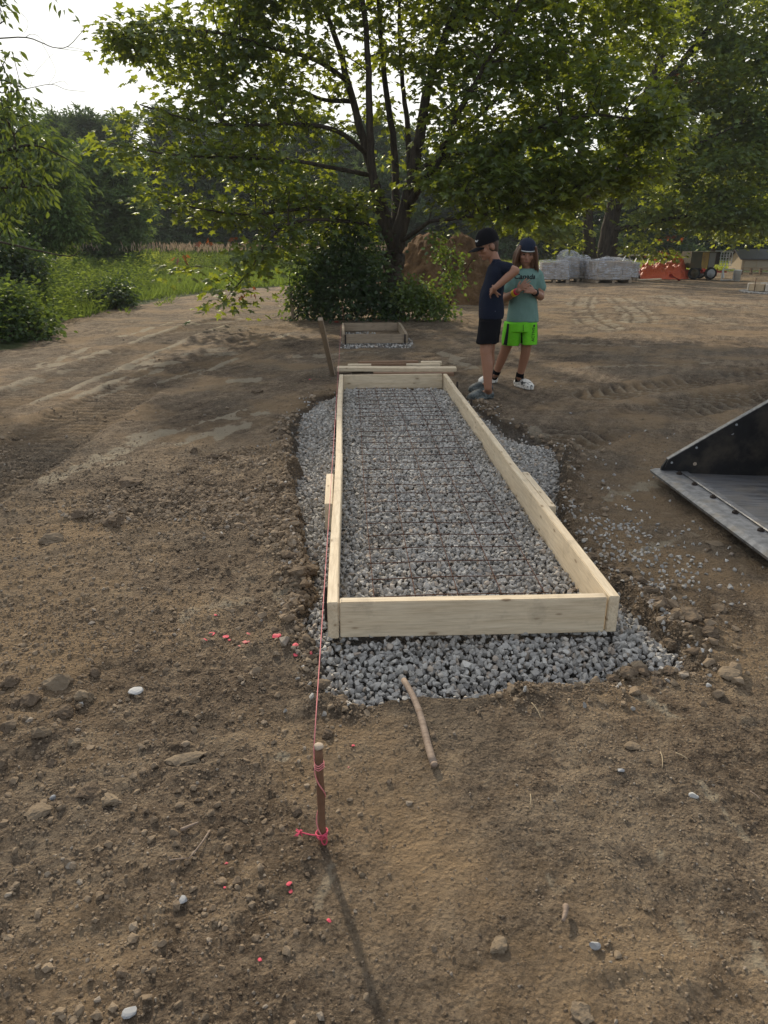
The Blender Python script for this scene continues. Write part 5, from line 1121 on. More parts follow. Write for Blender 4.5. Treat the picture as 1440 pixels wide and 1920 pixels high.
# hair: crown and long wavy sides
mb = MB(); mb.ball(hc+u*.010-f*.020, (.077, .088, .086), R); q = np.random.default_rng(77)
for k in range(46):
    sd = -1 if k % 2 else 1; a = q.uniform(-.35, 1.0); st0 = hc+u*(.045+.03*q.random())+r*sd*.066+f*(.040-a*.075)
    ln = .20 if sd < 0 else .185
    e1 = st0-u*ln*.5+r*sd*q.uniform(.004, .034)-f*.012+V3(*q.normal(size=3))*.007; e2 = e1-u*ln*.55+r*sd*q.uniform(-.012, .035 if sd < 0 else .016)+f*q.uniform(-.02, .012)+V3(*q.normal(size=3))*.009
    mb.tube(smooth_line([st0, e1, e2], 9), np.array([.010, .013, .015, .015, .014, .013, .012, .009, .003]), 7)
for k in range(10): a = q.uniform(-1, 1); st0 = hc+u*.03-f*.085+r*a*.06; mb.tube(smooth_line([st0, st0-u*.09-f*.015, st0-u*.17+f*.01], 7), [.016, .018, .018, .016, .014, .01, .004], 7)
remesh(mb, 'hair', .0042, M['hair'], b2, 1)
cp = cap_dome(hc+u*.018, f, r, u, M['navy_cap'], b2, 'cap', 1.04, .02, .92)
mb = MB(); an = np.linspace(.35, math.pi-.35, 24)
mb.tube([hc+u*.036+(r*math.cos(a)*.0825+f*(math.sin(a)*.103-.008)) for a in an], .0055, 6); mb.build('strap', M['galv'], cp, True)
mb = MB(); mb.ball(hc+u*.078+f*.064, (.026, .010, .017), R); mb.build('hair_tuft', M['hair'], cp, True)
# teal shirt
P2 = lambda v, a, b, dep, dz=0.0: sec(v, a, b, dep, dz, 2.3, 0, p2)
sm = MB(); sm.loft([P2(602, 950, 1008.5, .125), P2(592, 951, 1008, .125), P2(575, 953.5, 1006, .122), P2(555, 957, 1006, .12), P2(535, 962, 1008, .118), P2(520, 963, 1012, .112), P2(512, 966, 1011, .095), P2(507, 973, 1005, .07), P2(503, 978, 1000, .055)])
sm.capsule(p2(970, 515), p2(955, 542, -.015), .054, .060); sm.capsule(p2(1008, 515), p2(1013, 538, -.012), .050, .050)
for c, d_ in ((p2(954, 545, -.018), unit(elL-p2(968, 513))), (p2(1013.5, 541, -.012), unit(elR-p2(1010, 513)))): pass
shirt2 = remesh(sm, 'shirt', .0065, M['teal'], b2, 4, wrinkle(9, .011, 11.0))
sm = MB(); sm.loft([P2(599, 951, 1007, .12), P2(606, 949, 1006, .122), P2(620, 947, 1006, .122)][::-1])
sm.loft([oval_ring(p2(962, 604, .0), .080, .115, RV, FV, 22, 2.6), oval_ring(p2(959.5, 625, .02), .080, .11, RV, FV, 22, 2.6), oval_ring(p2(957.5, 646, .04), .079, .10, RV, FV, 22, 2.6)][::-1])
sm.loft([oval_ring(p2(991, 604, .0), .074, .115, RV, FV, 22, 2.6), oval_ring(p2(991.5, 625, -.01), .073, .11, RV, FV, 22, 2.6), oval_ring(p2(991.5, 645, -.02), .073, .10, RV, FV, 22, 2.6)][::-1])
shorts2 = remesh(sm, 'shorts', .0062, M['lime'], b2, 3, wrinkle(12, .009, 12.0))
def near_surface(o):
    me = o.data; bm = bmesh.new(); bm.from_mesh(me); t = BVHTree.FromBMesh(bm); bm.free(); return t
def print_on(o, name, text, c, width, ax, ay, mat, root, shear=0.0, bold=.0, out=.003):
    cu = bpy.data.curves.new('txt', 'FONT'); cu.body = text; cu.shear = shear; cu.offset = bold; cu.align_x = 'CENTER'; cu.align_y = 'CENTER'; cu.resolution_u = 3
    to = bpy.data.objects.new('txt', cu); COL.objects.link(to); bpy.context.view_layer.update(); dg = bpy.context.evaluated_depsgraph_get(); me = bpy.data.meshes.new_from_object(to.evaluated_get(dg))
    bpy.data.objects.remove(to, do_unlink=True); bm = bmesh.new(); bm.from_mesh(me); bmesh.ops.triangulate(bm, faces=bm.faces[:]); bmesh.ops.subdivide_edges(bm, edges=[e for e in bm.edges if e.calc_length() > .15], cuts=1); bmesh.ops.triangulate(bm, faces=bm.faces[:])
    bm.to_mesh(me); bm.free(); n = len(me.vertices); co = np.empty(n*3, np.float32); me.vertices.foreach_get('co', co); co = co.reshape(-1, 3); sc = width/np.ptp(co[:, 0]); co *= sc; t = near_surface(o); outp = []
    for x, y, _ in co:
        q = c+ax*x+ay*y; h = t.ray_cast(Vector(q-FV*.5), Vector(FV), 1.0); z = h[0] if h[0] is not None else Vector(q); outp.append(np.array(z)-FV*out)
    me.vertices.foreach_set('co', np.array(outp, np.float32).ravel()); me.update(); me.name = name; me.materials.clear(); return link(name, me, mat, root)
print_on(shirt2, 'lettering', 'Canada', p2(984.5, 519, -.12), .178, RV, ZV, M['print'], shirt2, .32, .022)
print_on(shorts2, 'lettering', 'ACTIVE', p2(999.5, 627, -.1), .125, ZV, -RV, M['print'], shorts2, 0, .012)
def patch(o, name, quad, mat, root, n=14, out=.0025):
    t = near_surface(o); g = []
    for i_ in range(n):
        for j_ in range(5):
            a, b = i_/(n-1), j_/4; q = (quad[0]*(1-b)+quad[1]*b)*(1-a)+(quad[3]*(1-b)+quad[2]*b)*a; h = t.ray_cast(Vector(q-FV*.6), Vector(FV), 1.4); g.append((np.array(h[0]) if h[0] is not None else None))
    for k_ in range(1, len(g)):
        if g[k_] is None: g[k_] = g[k_-1]
    mb = MB(); ok = [x is not None for x in g]; v = np.array([x-FV*out if x is not None else np.zeros(3) for x in g]); fs = []
    for i_ in range(n-1):
        for j_ in range(4):
            k = (i_*5+j_, i_*5+j_+1, i_*5+j_+6, i_*5+j_+5)
            if all(ok[x] for x in k): fs.append(k)
    if fs: mb.add(v, np.array(fs)); mb.build(name, mat, root, True)
patch(shorts2, 'side_stripe', [p2(948.5, 605), p2(951.5, 605), p2(949, 646), p2(943.2, 646)], M['print'], shorts2)
patch(shorts2, 'side_stripe', [p2(1004.2, 605), p2(1006, 605), p2(1006, 645), p2(1004.4, 645)], M['print'], shorts2)
patch(shorts2, 'centre_seam', [p2(975.8, 606), p2(976.8, 606), p2(977.2, 645), p2(975.4, 645)], M['print'], shorts2)
patch(shorts2, 'logo', [p2(995.6, 607), p2(999, 606), p2(998.6, 611), p2(995.8, 611.5)], M['print'], shorts2, 8)
# bracelets and watch
def band(name, a, b, t0, t1, r_, mat):
    d = unit(b-a); mb = MB(); q = a+(b-a)*t0; e = a+(b-a)*t1; mb.tube([q, q+(e-q)*.1, e-(e-q)*.1, e], [r_, r_+.002, r_+.001, r_-.001], 16); mb.build(name, mat, b2, True)
band('yellow_bracelet', elL, wrL, .66, .80, .0305, M['band_yellow']); band('pink_bracelet', elL, wrL, .82, .93, .0280, M['band_pink']); band('watch', elR, wrR, .72, .90, .0300, M['print'])
bands = None
settle()
# ------------------------------------------------------------------ loader bucket at the right edge
A = G(1220, 882, .07); B = G(1440, 1046, .07); e = unit((B-A)*[1, 1, 0]); p = V3(-e[1], e[0], 0); p = p if p[0] > 0 else -p; Lb = 1.95
bk = empty('loader_bucket', A+e*Lb/2+p*.4-V3(0, 0, A[2]), 'black loader bucket with worn steel floor and bolted cutting edge at the right', 'loader bucket')
def bp(s, a, z): return V3(A[0], A[1], 0)+e*s+p*a+V3(0, 0, z)
prof = [(.10, .066), (.20, .060), (.40, .048), (.60, .038), (.72, .036), (.80, .055), (.87, .11), (.905, .20), (.90, .32), (.86, .45), (.80, .56)]
mb = MB(); T_ = .011; pr = np.array(prof); tn = np.gradient(pr, axis=0); tn /= np.linalg.norm(tn, axis=1)[:, None]; nn = np.stack([tn[:, 1], -tn[:, 0]], -1); loop = np.vstack([pr, (pr+nn*T_)[::-1]])
def sweep(mb, loop, s0, s1): mb.prism([bp(s0, a, z) for a, z in loop], e*(s1-s0))
def strip(mb, pr, T_, s0, s1):
    pr = np.array(pr, float); tn = np.gradient(pr, axis=0); tn /= np.linalg.norm(tn, axis=1)[:, None]; nn = np.stack([tn[:, 1], -tn[:, 0]], -1); lo = pr+nn*T_; n = len(pr)
    v = [bp(s, a, z) for s in (s0, s1) for q in (pr, lo) for a, z in q]; f = []
    for i in range(n-1): f += [(i, i+1, 2*n+i+1, 2*n+i), (n+i, 3*n+i, 3*n+i+1, n+i+1), (i, n+i, n+i+1, i+1), (2*n+i, 2*n+i+1, 3*n+i+1, 3*n+i)]
    f += [(0, 2*n, 3*n, n), (n-1, 2*n-1, 4*n-1, 3*n-1)]; mb.add(np.array(v), np.array(f))
def obj_local(mb, name, mat, root, o0, smooth=False):       # geometry expressed round o0 so its grain follows the part
    mx = np.stack([p, e, V3(0, 0, 1)], 1)
    mb.v = [(v-o0)@mx for v in mb.v]; o = mb.build(name, mat, root, smooth); o.matrix_world = Matrix([[*mx[0], o0[0]], [*mx[1], o0[1]], [*mx[2], o0[2]], [0, 0, 0, 1]]); return o
strip(mb, prof[:5], .011, .03, Lb-.03); obj_local(mb, 'floor_plate', M['worn'], bk, A)
mb = MB(); strip(mb, prof[4:], .011, .03, Lb-.03); obj_local(mb, 'back_plate', M['steelblack'], bk, A)
mb = MB(); strip(mb, [(0, .070), (.03, .0795), (.13, .0765), (.150, .0700)], .016, -.012, Lb+.012); obj_local(mb, 'cutting_edge', M['edge'], bk, A)
mb = MB(); strip(mb, [(.165, .0675), (.170, .0715), (.205, .069), (.210, .063)], .004, .03, Lb-.03); obj_local(mb, 'wear_strip', M['edge'], bk, A)
side = [(.045, .055), (.050, .098), (.075, .140), (.33, .298), (.62, .475), (.84, .60), (.90, .45), (.915, .20), (.88, .09), (.80, .03), (.55, .02)]
for s0 in (0.016, Lb-.03):
    mb = MB(); mb.prism([bp(s0, a, z) for a, z in side], e*.014); obj_local(mb, 'side_plate', M['steelblack'], bk, A)
    mb = MB(); fl = [(.062, .098), (.078, .143), (.33, .301), (.62, .478), (.84, .603), (.866, .553), (.65, .430), (.36, .252), (.11, .098)]
    mb.prism([bp(s0+.014 if s0 < 1 else s0-.012, a, z) for a, z in fl], e*.012); obj_local(mb, 'side_stiffener', M['steelblack'], bk, A)
    mb = MB(); rim_ = [(.0765, .1445), (.33, .3025), (.62, .4795), (.84, .6045), (.838, .6075), (.618, .4830), (.328, .3060), (.0745, .1480)]
    mb.prism([bp(s0-.003 if s0 < 1 else s0-.013, a, z) for a, z in rim_], e*.030); obj_local(mb, 'worn_rim', M['edge'], bk, A)
def bolt(c, n, r_, h, mat='pin'):
    mb = MB(); n = unit(n); x = unit(np.cross(n, V3(.3, .7, .1))); y = np.cross(n, x); an = np.arange(6)*math.pi/3
    mb.prism([c+(x*math.cos(a)+y*math.sin(a))*r_ for a in an], n*h); mb.tube2(c+n*h, n, np.array([0, h*.5, h*.55]), np.array([r_*.55, r_*.5, .0004]), 10); mb.build('bolt', M[mat], bk)
for s in (.105, .30, .515, .745, .98, 1.22, 1.46, 1.70): bolt(bp(s, .122, .0745), V3(0, 0, 1), .0155, .012)
for a, z in ((.098, .128), (.23, .214), (.44, .345), (.64, .468)): bolt(bp(.042, a, z), e, .007, .004, 'rim')
bolt(bp(.030, .24, .115), e, .011, .004, 'bare'); bolt(bp(.030, .135, .125), e, .006, .003, 'rim'); bolt(bp(.030, .43, .292), e, .009, .005, 'rim')

# ------------------------------------------------------------------ heap of earth
c = P(843, 560, 18.6); mb = MB(); nx_, ny_ = 150, 110; gx, gy = np.meshgrid(np.linspace(-2.6, 2.6, nx_), np.linspace(-1.9, 2.3, ny_))
def peak(x0, y0, h, s): return np.maximum(0, h+.16-s*np.sqrt((gx-x0)**2+(gy-y0)**2+.05))
h_ = np.maximum(np.maximum(peak(-.45, .1, 1.66, 1.08), peak(.25, .4, 1.52, 1.0)), peak(.62, -.1, .98, .74)); h_ = np.where(h_ > 0, h_, 0)
k_ = fbm(gx*2.2+7, gy*2.2, 4, 91)-.5; k2 = fbm(gx*8, gy*8, 3, 92)-.5; h_ = h_*1.06+(.34*k_+.30*k2)*np.minimum(1, h_*2.2)+.03*k_; h_ = np.where(h_ > 1.52, 1.52+(h_-1.52)*.45, h_)-.03
i = np.arange(nx_*ny_).reshape(ny_, nx_); qd = np.stack([i[:-1, :-1], i[:-1, 1:], i[1:, 1:], i[1:, :-1]], -1).reshape(-1, 4)
edge = (np.hypot(gx/2.5, gy/2.0) > 1); h_ = np.where(edge, -.2, h_)
mb.add(np.stack([gx+c[0], gy+c[1], h_], -1).reshape(-1, 3), qd); tag(mb.build('earth_mound', M['mound'], None, True), 'brown mound of dug earth behind the children and the climbing vine', 'earth mound')

# ------------------------------------------------------------------ wrapped pallets of pavers
def pallet(u0, u1, vt, vb, depth, rz, label, lumps, seed, dz=0.0):
    a, b = G(u0, vb), G(u1, vb); Zc = (a@FV+b@FV)/2; Wd = np.linalg.norm(b-a); c0 = (a+b)/2; top = P((u0+u1)/2, vt, Zc)[2]; r = np.random.default_rng(seed)
    ax = np.array([math.cos(rz+YAW), math.sin(rz+YAW), 0]); ay = np.array([-ax[1], ax[0], 0]); c = c0+ay*depth/2; root = empty('pallet', c, label, 'pallet', 'wrapped pallets of pavers')
    Mx = np.stack([ax, ay, ZV], 1)
    mb = MB()
    for k in (-1, 0, 1): mb.box(c+ax*k*(Wd/2-.06)+ZV*.05, (.1, depth-.02, .09), M=Mx)
    for k in range(5): mb.box(c+ay*(k-2)*depth/5.2+ZV*.107, (Wd, .11, .022), M=Mx)
    mb.build('pallet_base', M['wood_grey'], root)
    mb = MB(); z = .12; n = max(4, int((top-.16)/.085)); dzb = (top-.05-z)/n
    for k in range(n):
        m = 4
        for j in range(m):
            w_ = (Wd-.08)/m; o = r.normal()*.006; mb.box(c+ax*((j-(m-1)/2)*w_+o)+ay*r.normal()*.008+ZV*(z+dzb*(k+.5)), (w_-.008, depth-.06+r.normal()*.01, dzb-.008), M=Mx)
    tag(mb.build('paver_stack', M['block'], root), None)
    # shrunk film: a draped box
    nu, nvv = 72, 16; an = np.linspace(0, 2*math.pi, nu, endpoint=False); rg = []
    for t in np.linspace(.02, 1, nvv):
        zz = .10+(top-.09)*t; k = np.abs(np.cos(an))**8+np.abs(np.sin(an))**8; k = k**(-1/8); wob = .012*np.sin(an*9+t*7+seed)+.010*np.sin(an*23+t*3)+.016*(fbm(an*4+seed, np.full(nu, t*9), 3, 33)-.5)
        rg.append(c+((Wd/2+.012+wob)*k*np.cos(an))[:, None]*ax+((depth/2+.012+wob)*k*np.sin(an))[:, None]*ay+ZV*zz)
    for t, g_ in ((.80, .02), (.45, .045), (.1, .05)):
        k = (np.abs(np.cos(an))**8+np.abs(np.sin(an))**8)**(-1/8); rg.append(c+(Wd/2*t*k*np.cos(an))[:, None]*ax+(depth/2*t*k*np.sin(an))[:, None]*ay+ZV*(top+g_*lumps+.03*lumps*np.sin(an*2+seed)+.02*np.sin(an*5)*lumps)[:, None] if False else c+(Wd/2*t*k*np.cos(an))[:, None]*ax+(depth/2*t*k*np.sin(an))[:, None]*ay+(top+g_*lumps+.035*lumps*np.sin(an*2+seed)+.02*np.sin(an*5)*lumps)[:, None]*ZV)
    mb = MB(); mb.loft(rg); mb.build('plastic_wrap', M['film'], root, True)
    return root
pallet(1012, 1066, 490, 530.5, 1.15, -.15, 'wrapped pallet of brown pavers right beside the teal shirt, pale film on top', .6, 1)
pallet(1046, 1086, 481, 528.5, 1.1, -.12, 'taller wrapped pallet with grey film heaped on top, behind the one by the teal shirt', 2.4, 2)
pallet(1082, 1104, 484, 528, 1.1, -.12, 'narrow wrapped pallet in the row just right of the tallest', 1.2, 3)
pallet(1103, 1118, 492, 525, 1.0, -.1, 'low bluish wrapped pallet set back in the gap of the row', .6, 4)
pallet(1115, 1186, 487, 531, 1.15, .12, 'widest wrapped pallet with loose shiny film flapping at its corner', 1.2, 5)
pallet(1180, 1199, 492, 526.5, 1.1, .1, 'half hidden wrapped pallet at the right end of the row', .6, 6)

# ------------------------------------------------------------------ tarp, hopper trailer, bucket
c = G(1246, 524); mb = MB(); nx_, ny_ = 130, 70; gx, gy = np.meshgrid(np.linspace(-.98, .95, nx_), np.linspace(-.55, .65, ny_))
top = .14+.62*np.exp(-((gx-.58)/.34)**2)+.36*np.exp(-((gx+.10)/.34)**2)+.30*np.exp(-((gx+.62)/.25)**2); cross = np.clip(1-np.abs((gy-.05)/(.60-.12*np.abs(gx)))**2.2, 0, 1)
rid = (1-np.abs(2*fbm(gx*2.6+gy*1.4, gy*2.2-gx*1.2, 2, 95)-1))**2.2; rid2 = (1-np.abs(2*fbm(gx*5+gy*4, gy*3.5-gx*4, 2, 96)-1))**2.5
hh_ = top*cross**.6*(.66+.50*rid)+.13*rid2*cross; hh_ = np.maximum(hh_, .0)*np.where(cross > 0, 1, 0)-np.where(cross > 0, 0, .06)
i = np.arange(nx_*ny_).reshape(ny_, nx_); qd = np.stack([i[:-1, :-1], i[:-1, 1:], i[1:, 1:], i[1:, :-1]], -1).reshape(-1, 4); mb.add(np.stack([gx+c[0]+.08*(rid-.5), gy+c[1]+.4, hh_], -1).reshape(-1, 3), qd)
tarp = tag(mb.build('tarp', M['tarp'], None, True), 'crumpled orange red tarp thrown over a pile left of the hopper trailer', 'tarp')
q = G(1262, 527); mb = MB(); n_ = 16
g_ = [q+RV*(x*.44-.16+.05*y)+FV*(y*.2)+ZV*(.26*(1-x)**.8*(1-.35*y)+.015*math.sin(x*9+y*3)) for x in np.linspace(0, 1, n_) for y in np.linspace(0, 1, 8)]
i = np.arange(n_*8).reshape(n_, 8); qd = np.stack([i[:-1, :-1], i[:-1, 1:], i[1:, 1:], i[1:, :-1]], -1).reshape(-1, 4); mb.add(np.array(g_), qd); mb.add(np.array(g_)-ZV*.01, qd[:, ::-1]); mb.build('loose_flap', M['tarp_red'], tarp, True)
a, b = G(1196, 524.5, .05), G(1238, 523, .06); d = Vector(b-a); o = board('plank', tuple((a+b)/2), d.length, .14, .04, M['wood'], None, d.to_track_quat('X', 'Z').to_euler()); tag(o, 'pale plank lying at the left end of the orange tarp', 'plank')

c = G(1318, 524.5)+FV*.5; s_ = np.linalg.norm(G(1345, 524)-G(1290, 524))/55; tr = empty('hopper_trailer', c, 'old dark hopper trailer with a yellow panel and grey rimmed wheel', 'trailer')
def tp(u, z, dy=0.0): return c+RV*((u-1318)*s_)+FV*(dy-.5)+ZV*z
mb = MB(); out_ = [(1290.5, .46), (1296, .42), (1331, .42), (1336, .52), (1337, 1.03), (1291, 1.03)]; mb.prism([tp(u, z, .0) for u, z in out_], FV*1.0); mb.build('hopper', M['oldpaint'], tr)
mb = MB(); mb.prism([tp(u, z, -.012) for u, z in ((1311, .55), (1312.5, .42), (1322, .42), (1323, .55), (1323, 1.0), (1311, 1.0))], FV*.01); mb.build('yellow_panel', M['yellowpanel'], tr)
mb = MB(); mb.prism([tp(u, z, -.014) for u, z in ((1324, .52), (1325, .43), (1330, .43), (1335, .55), (1335.5, .98), (1324, .98))], FV*.01); mb.build('grey_panel', M['greypanel'], tr)
mb = MB(); mb.box(tp(1318, .30, .5), (1.0, .8, .09), rz=YAW); mb.box(tp(1352, .28, .5), (.75, .07, .07), rz=YAW); mb.rod(tp(1329, .235, -.04), tp(1329, .235, 1.05), .03); mb.rod(tp(1301, .235, .1), tp(1301, .235, 1.05), .03); mb.build('chassis', M['redpaint'], tr)
for uu, dy, mt in ((1329, -.06, 'rim'), (1329, .94, 'rim'), (1301, .06, 'oldpaint')):
    k = tp(uu, .235, dy); mb = MB(); an = np.linspace(0, 2*math.pi, 29); pr_ = [(.14, -.055), (.20, -.065), (.228, -.045), (.236, 0), (.228, .045), (.20, .065), (.14, .055)]
    mb.loft([k+FV*y+(RV*np.cos(np.linspace(0, 2*math.pi, 28, endpoint=False))[:, None]+ZV*np.sin(np.linspace(0, 2*math.pi, 28, endpoint=False))[:, None])*q_ for q_, y in pr_]); wh = mb.build('wheel', M['tyre'], tr, True)
    mb = MB(); mb.tube2(k-FV*.062, FV, np.array([0, .0, .015, .02, .02, .0]), np.array([.001, .04, .05, .10, .155, .16]), 22); mb.build('rim', M[mt], wh, True)
mb = MB(); mb.prism([tp(u, z, -.05) for u, z in ((1312, .42), (1316, .28), (1322, .30), (1320, .41))], FV*.03); mb.build('red_bracket', M['redpaint'], tr); mb = MB(); mb.rod(tp(1340, .12, -.05), tp(1341.5, .40, -.02), .025); mb.build('red_jack', M['redpaint'], tr)
mb = MB(); mb.rod(tp(1355, .06, -.02), tp(1353, .42, 0), .035, .02); mb.rod(tp(1353, .42, 0), tp(1357, .52, 0), .02); mb.build('drawbar_stand', M['galv'], tr)
mb = MB()
for k in range(5): mb.rod(tp(1345+k*5.2, .52, 0), tp(1345+k*5.2, 1.02, 0), .012, n=6)
for k in range(6): mb.rod(tp(1343.5, .53+k*.095, 0.0), tp(1367, .53+k*.095, 0.0), .010, n=6)
mb.rod(tp(1336, 1.05, .1), tp(1366, 1.045, .1), .02, n=6); mb.build('wire_panel', M['galv'], tr)
mb = MB(); mb.box(tp(1341, .78, .5), (.14, .9, .45), rz=YAW); mb.build('engine_housing', M['pin'], tr)
# white bucket and the low white frame beside it
q = G(1381, 527); mb = MB(); an = np.linspace(0, 2*math.pi, 28, endpoint=False); ring = lambda r_, z: q+(RV*np.cos(an)[:, None]+FV*np.sin(an)[:, None])*r_+ZV*z
mb.loft([ring(.105, .0), ring(.128, .36), ring(.136, .362), ring(.138, .40), ring(.126, .402), ring(.115, .05)]); pb = empty('plastic_bucket', q, 'dirty white plastic pail standing on the ground before the coop', 'bucket'); mb.build('pail', M['white'], pb, True)
mb = MB(); an2 = np.linspace(0, math.pi, 20); mb.tube([q+RV*math.cos(a)*.14-FV*.05*math.sin(a)+ZV*(.36-.10*math.sin(a)) for a in an2], .005, 6); mb.build('handle', M['galv'], pb, True)
mb = MB(); a, b = G(1352, 526), G(1374, 526); 
for s0, s1 in ((a, a+ZV*.40), (b, b+ZV*.42), (a+ZV*.02, b+ZV*.02), (a+ZV*.40, b+ZV*.42)): mb.rod(s0, s1, .018, n=6)
tag(mb.build('metal_frame', M['galv'], None), 'low rectangular white metal frame left of the white pail', 'frame')

# ------------------------------------------------------------------ hoop tunnel, coop
ZH = 33.0; hp = empty('hoop_frame', P(1230, 500, ZH)*[1, 1, 0], 'long low frame of bare metal hoops with a top rail, behind the tarp', 'hoop frame')
zr = P(1220, 479, ZH)[2]; mb = MB(); mb.rod(P(1120, 479.5, ZH)*[1, 1, 0]+ZV*zr, P(1340, 478.5, ZH)*[1, 1, 0]+ZV*zr, .028, n=8); mb.build('top_rail', M['galv'], hp, True)
mb = MB(); mb.rod(P(1120, 488, ZH-.9)*[1, 1, 0]+ZV*.55, P(1340, 488, ZH-.9)*[1, 1, 0]+ZV*.55, .012, n=6); mb.build('side_rail', M['galv'], hp)
for u in range(1130, 1345, 23):
    mb = MB(); c0 = P(u, 479, ZH)*[1, 1, 0]; an = np.linspace(0, math.pi, 20); mb.tube([c0+(FV*1.05+RV*.55)*math.cos(a)+ZV*zr*(math.sin(a)**.8) for a in an], .022, 7); mb.build('hoop', M['galv'], hp, True)
c = G(1386, 513)+FV*1.2; u0, u1 = G(1372, 513), G(1398, 513); sc_ = 32.0/_cp/FPX
co = empty('chicken_coop', c, 'small tan coop with grey shingled roof at the far right behind the pail', 'coop')
rz_ = YAW; yd = FV*1.0; K = lambda x, y, z: G(1397, 513)+FV*.4+RV*x+FV*y+ZV*z
mb = MB(); W_, D_, wz = 2.6, 1.3, .66
mb.prism([K(-.02, 0, .16), K(W_, 0, .16), K(W_, 0, wz), K(-.02, 0, wz)], FV*D_); mb.build('wall', M['coopwall'], co)
mb = MB(); mb.prism([K(-.06, -.02, .16), K(-.06, D_+.02, .16), K(-.06, D_+.02, wz), K(-.06, D_/2, wz+.34), K(-.06, -.02, wz)], RV*.03); mb.build('gable', M['coopwall'], co)
for dd in (0, 1):
    mb = MB(); y0_, y1_ = (-.14, D_/2) if dd == 0 else (D_+.14, D_/2+.003); mb.prism([K(-.2, y0_, wz-.05), K(-.2, y1_, wz+.375), K(-.2, y1_, wz+.415), K(-.2, y0_, wz-.01)], RV*(W_+.3)); mb.build('roof', M['shingle'], co)
for x0, x1 in ((.06, .62), (.66, 1.25), (1.3, 1.9)): mb = MB(); mb.prism([K(x0, -.022, .22), K(x1, -.022, .22), K(x1, -.022, wz-.08), K(x0, -.022, wz-.08)], FV*.02); mb.build('door', M['coopdoor'], co)
for x_ in (0.03, .9, 1.8, 2.55): mb = MB(); mb.box(K(x_, .05, .07), (.07, .07, .18), rz=YAW); mb.build('leg', M['wood_grey'], co)
# grey slatted timber lying before it
a = G(1392, 515); lt = empty('slatted_crate', a+RV*.9, 'stacked grey timber skids lying in the grass before the coop', 'pallet')
for k, z in enumerate((.05, .17, .27)):
    mb = MB(); mb.box(a+RV*.95+FV*.2+ZV*(z+.02), (1.9, .1, .035), rz=YAW); mb.build('slat', M['wood_grey'], lt)
for k in range(5): mb = MB(); mb.box(a+RV*(.08+k*.43)+FV*.28+ZV*.13, (.09, .09, .26), rz=YAW); mb.build('post', M['wood_brown'], lt)
# block fire ring with stone round it
cR = G(1452, 549); ring_r = .62
r = np.random.default_rng(97); n = 3000; aa = r.uniform(0, 6.28, n); rr_ = ring_r*np.sqrt(r.uniform(0.1, 1.75, n)); gx = cR[0]+rr_*np.cos(aa); gy = cR[1]+.2+rr_*np.sin(aa)
scatter('ring_gravel', np.stack([gx, gy, height(gx, gy)+.01+.05*np.clip(1.35-rr_/ring_r, 0, 1)], -1), r.uniform(.02, .035, n), SH_ST, M['gravel'], r)
fr = empty('fire_ring', (cR[0], cR[1]+.2, 0), 'ring of tan and pale blocks on gravel, cut off by the right edge', 'fire ring')
for k in range(14):
    a = k*2*math.pi/14+.1; q = V3(cR[0]+.56*math.cos(a), cR[1]+.2+.56*math.sin(a), .15); mb = MB(); mb.box(q, (.12, .235, .19), rz=a); o = mb.build('block', M['coopblock'] if k % 3 else M['greyblock'], fr)
mb = MB(); q = G(1413, 549); mb.tube([q-ZV*.05, q+ZV*.2, q+ZV*.40+RV*.01], .010, 7); tag(mb.build('thin_rod', M['rust'], None, True), 'thin dark rod standing before the block fire ring', 'rod')

# ------------------------------------------------------------------ single stones, clods, paint marked crumbs, bits on the ground
def lumpy(seed):
    bm = bmesh.new(); bmesh.ops.create_icosphere(bm, subdivisions=3, radius=1); v = np.array([x.co[:] for x in bm.verts]); f = np.array([[q.index for q in p_.verts] for p_ in bm.faces]); bm.free(); r = np.random.default_rng(seed)
    for _ in range(5):
        n = unit(r.normal(size=3)); d = r.uniform(.45, .85); v = v-np.maximum(v@n-d, 0)[:, None]*n*.9
    k = fbm(v[:, 0]*2.3+seed, v[:, 1]*2.3+v[:, 2]*1.7, 4, seed)-.5; k2 = fbm(v[:, 0]*6+v[:, 2]*4, v[:, 1]*6-v[:, 2]*5, 3, seed+5)-.5
    v = v*(1+.6*k+.45*k2)[:, None]; return v*np.array([1.1, r.uniform(.75, 1), .9]), f
def stone(name, u, v, px, mat, label, seed, cat='rock', group=None, sq=.7, base=ICO2, cuts=8, sink=.25):
    g = G(u, v); s = px/2*(np.linalg.norm(g-[0, 0, CAM_H])/FPX); z = height(g[:1], g[1:2])[0]; vv, f = (lumpy(seed) if cat == 'clod' else rock_shape(seed, base, 6, (.38, .8), .015)); R = rots(1, np.random.default_rng(seed))[0] if sq > .8 else np.array([[math.cos(seed), -math.sin(seed), 0], [math.sin(seed), math.cos(seed), 0], [0, 0, 1]])
    mb = MB(); mb.add((vv@R.T)*s*np.array([1, 1, sq])+V3(g[0], g[1], z+s*sq*(.6-sink)), f); return tag(mb.build(name, M[mat], None, False), label, cat, group)
stone('stone', 255, 1301, 29, 'rock_white', 'smooth pale grey stone alone on the rubble at the left', 1, sq=.6)
stone('stone', 1112, 1777, 25, 'rock_grey', 'angular grey blue stone alone low in the right foreground', 2, sq=.85)
stone('stone', 1301, 1491, 17, 'rock_white', 'small pale chip lying far right on smooth dirt', 3, sq=.85)
stone('stone', 246, 1899, 30, 'rock_grey', 'rounded grey stone near the bottom edge at the left', 4, sq=.7)
stone('stone', 344, 1686, 24, 'rock_grey', 'grey stone among small pebbles, left of the pink crumbs', 5, sq=.7)
stone('stone', 1163, 1448, 14, 'rock_grey', 'small grey chip in the middle of the right foreground', 6, sq=.8)
stone('stone', 101, 1497, 15, 'rock_grey', 'small bluish grey cube of stone among clods, far left', 7, sq=.9)
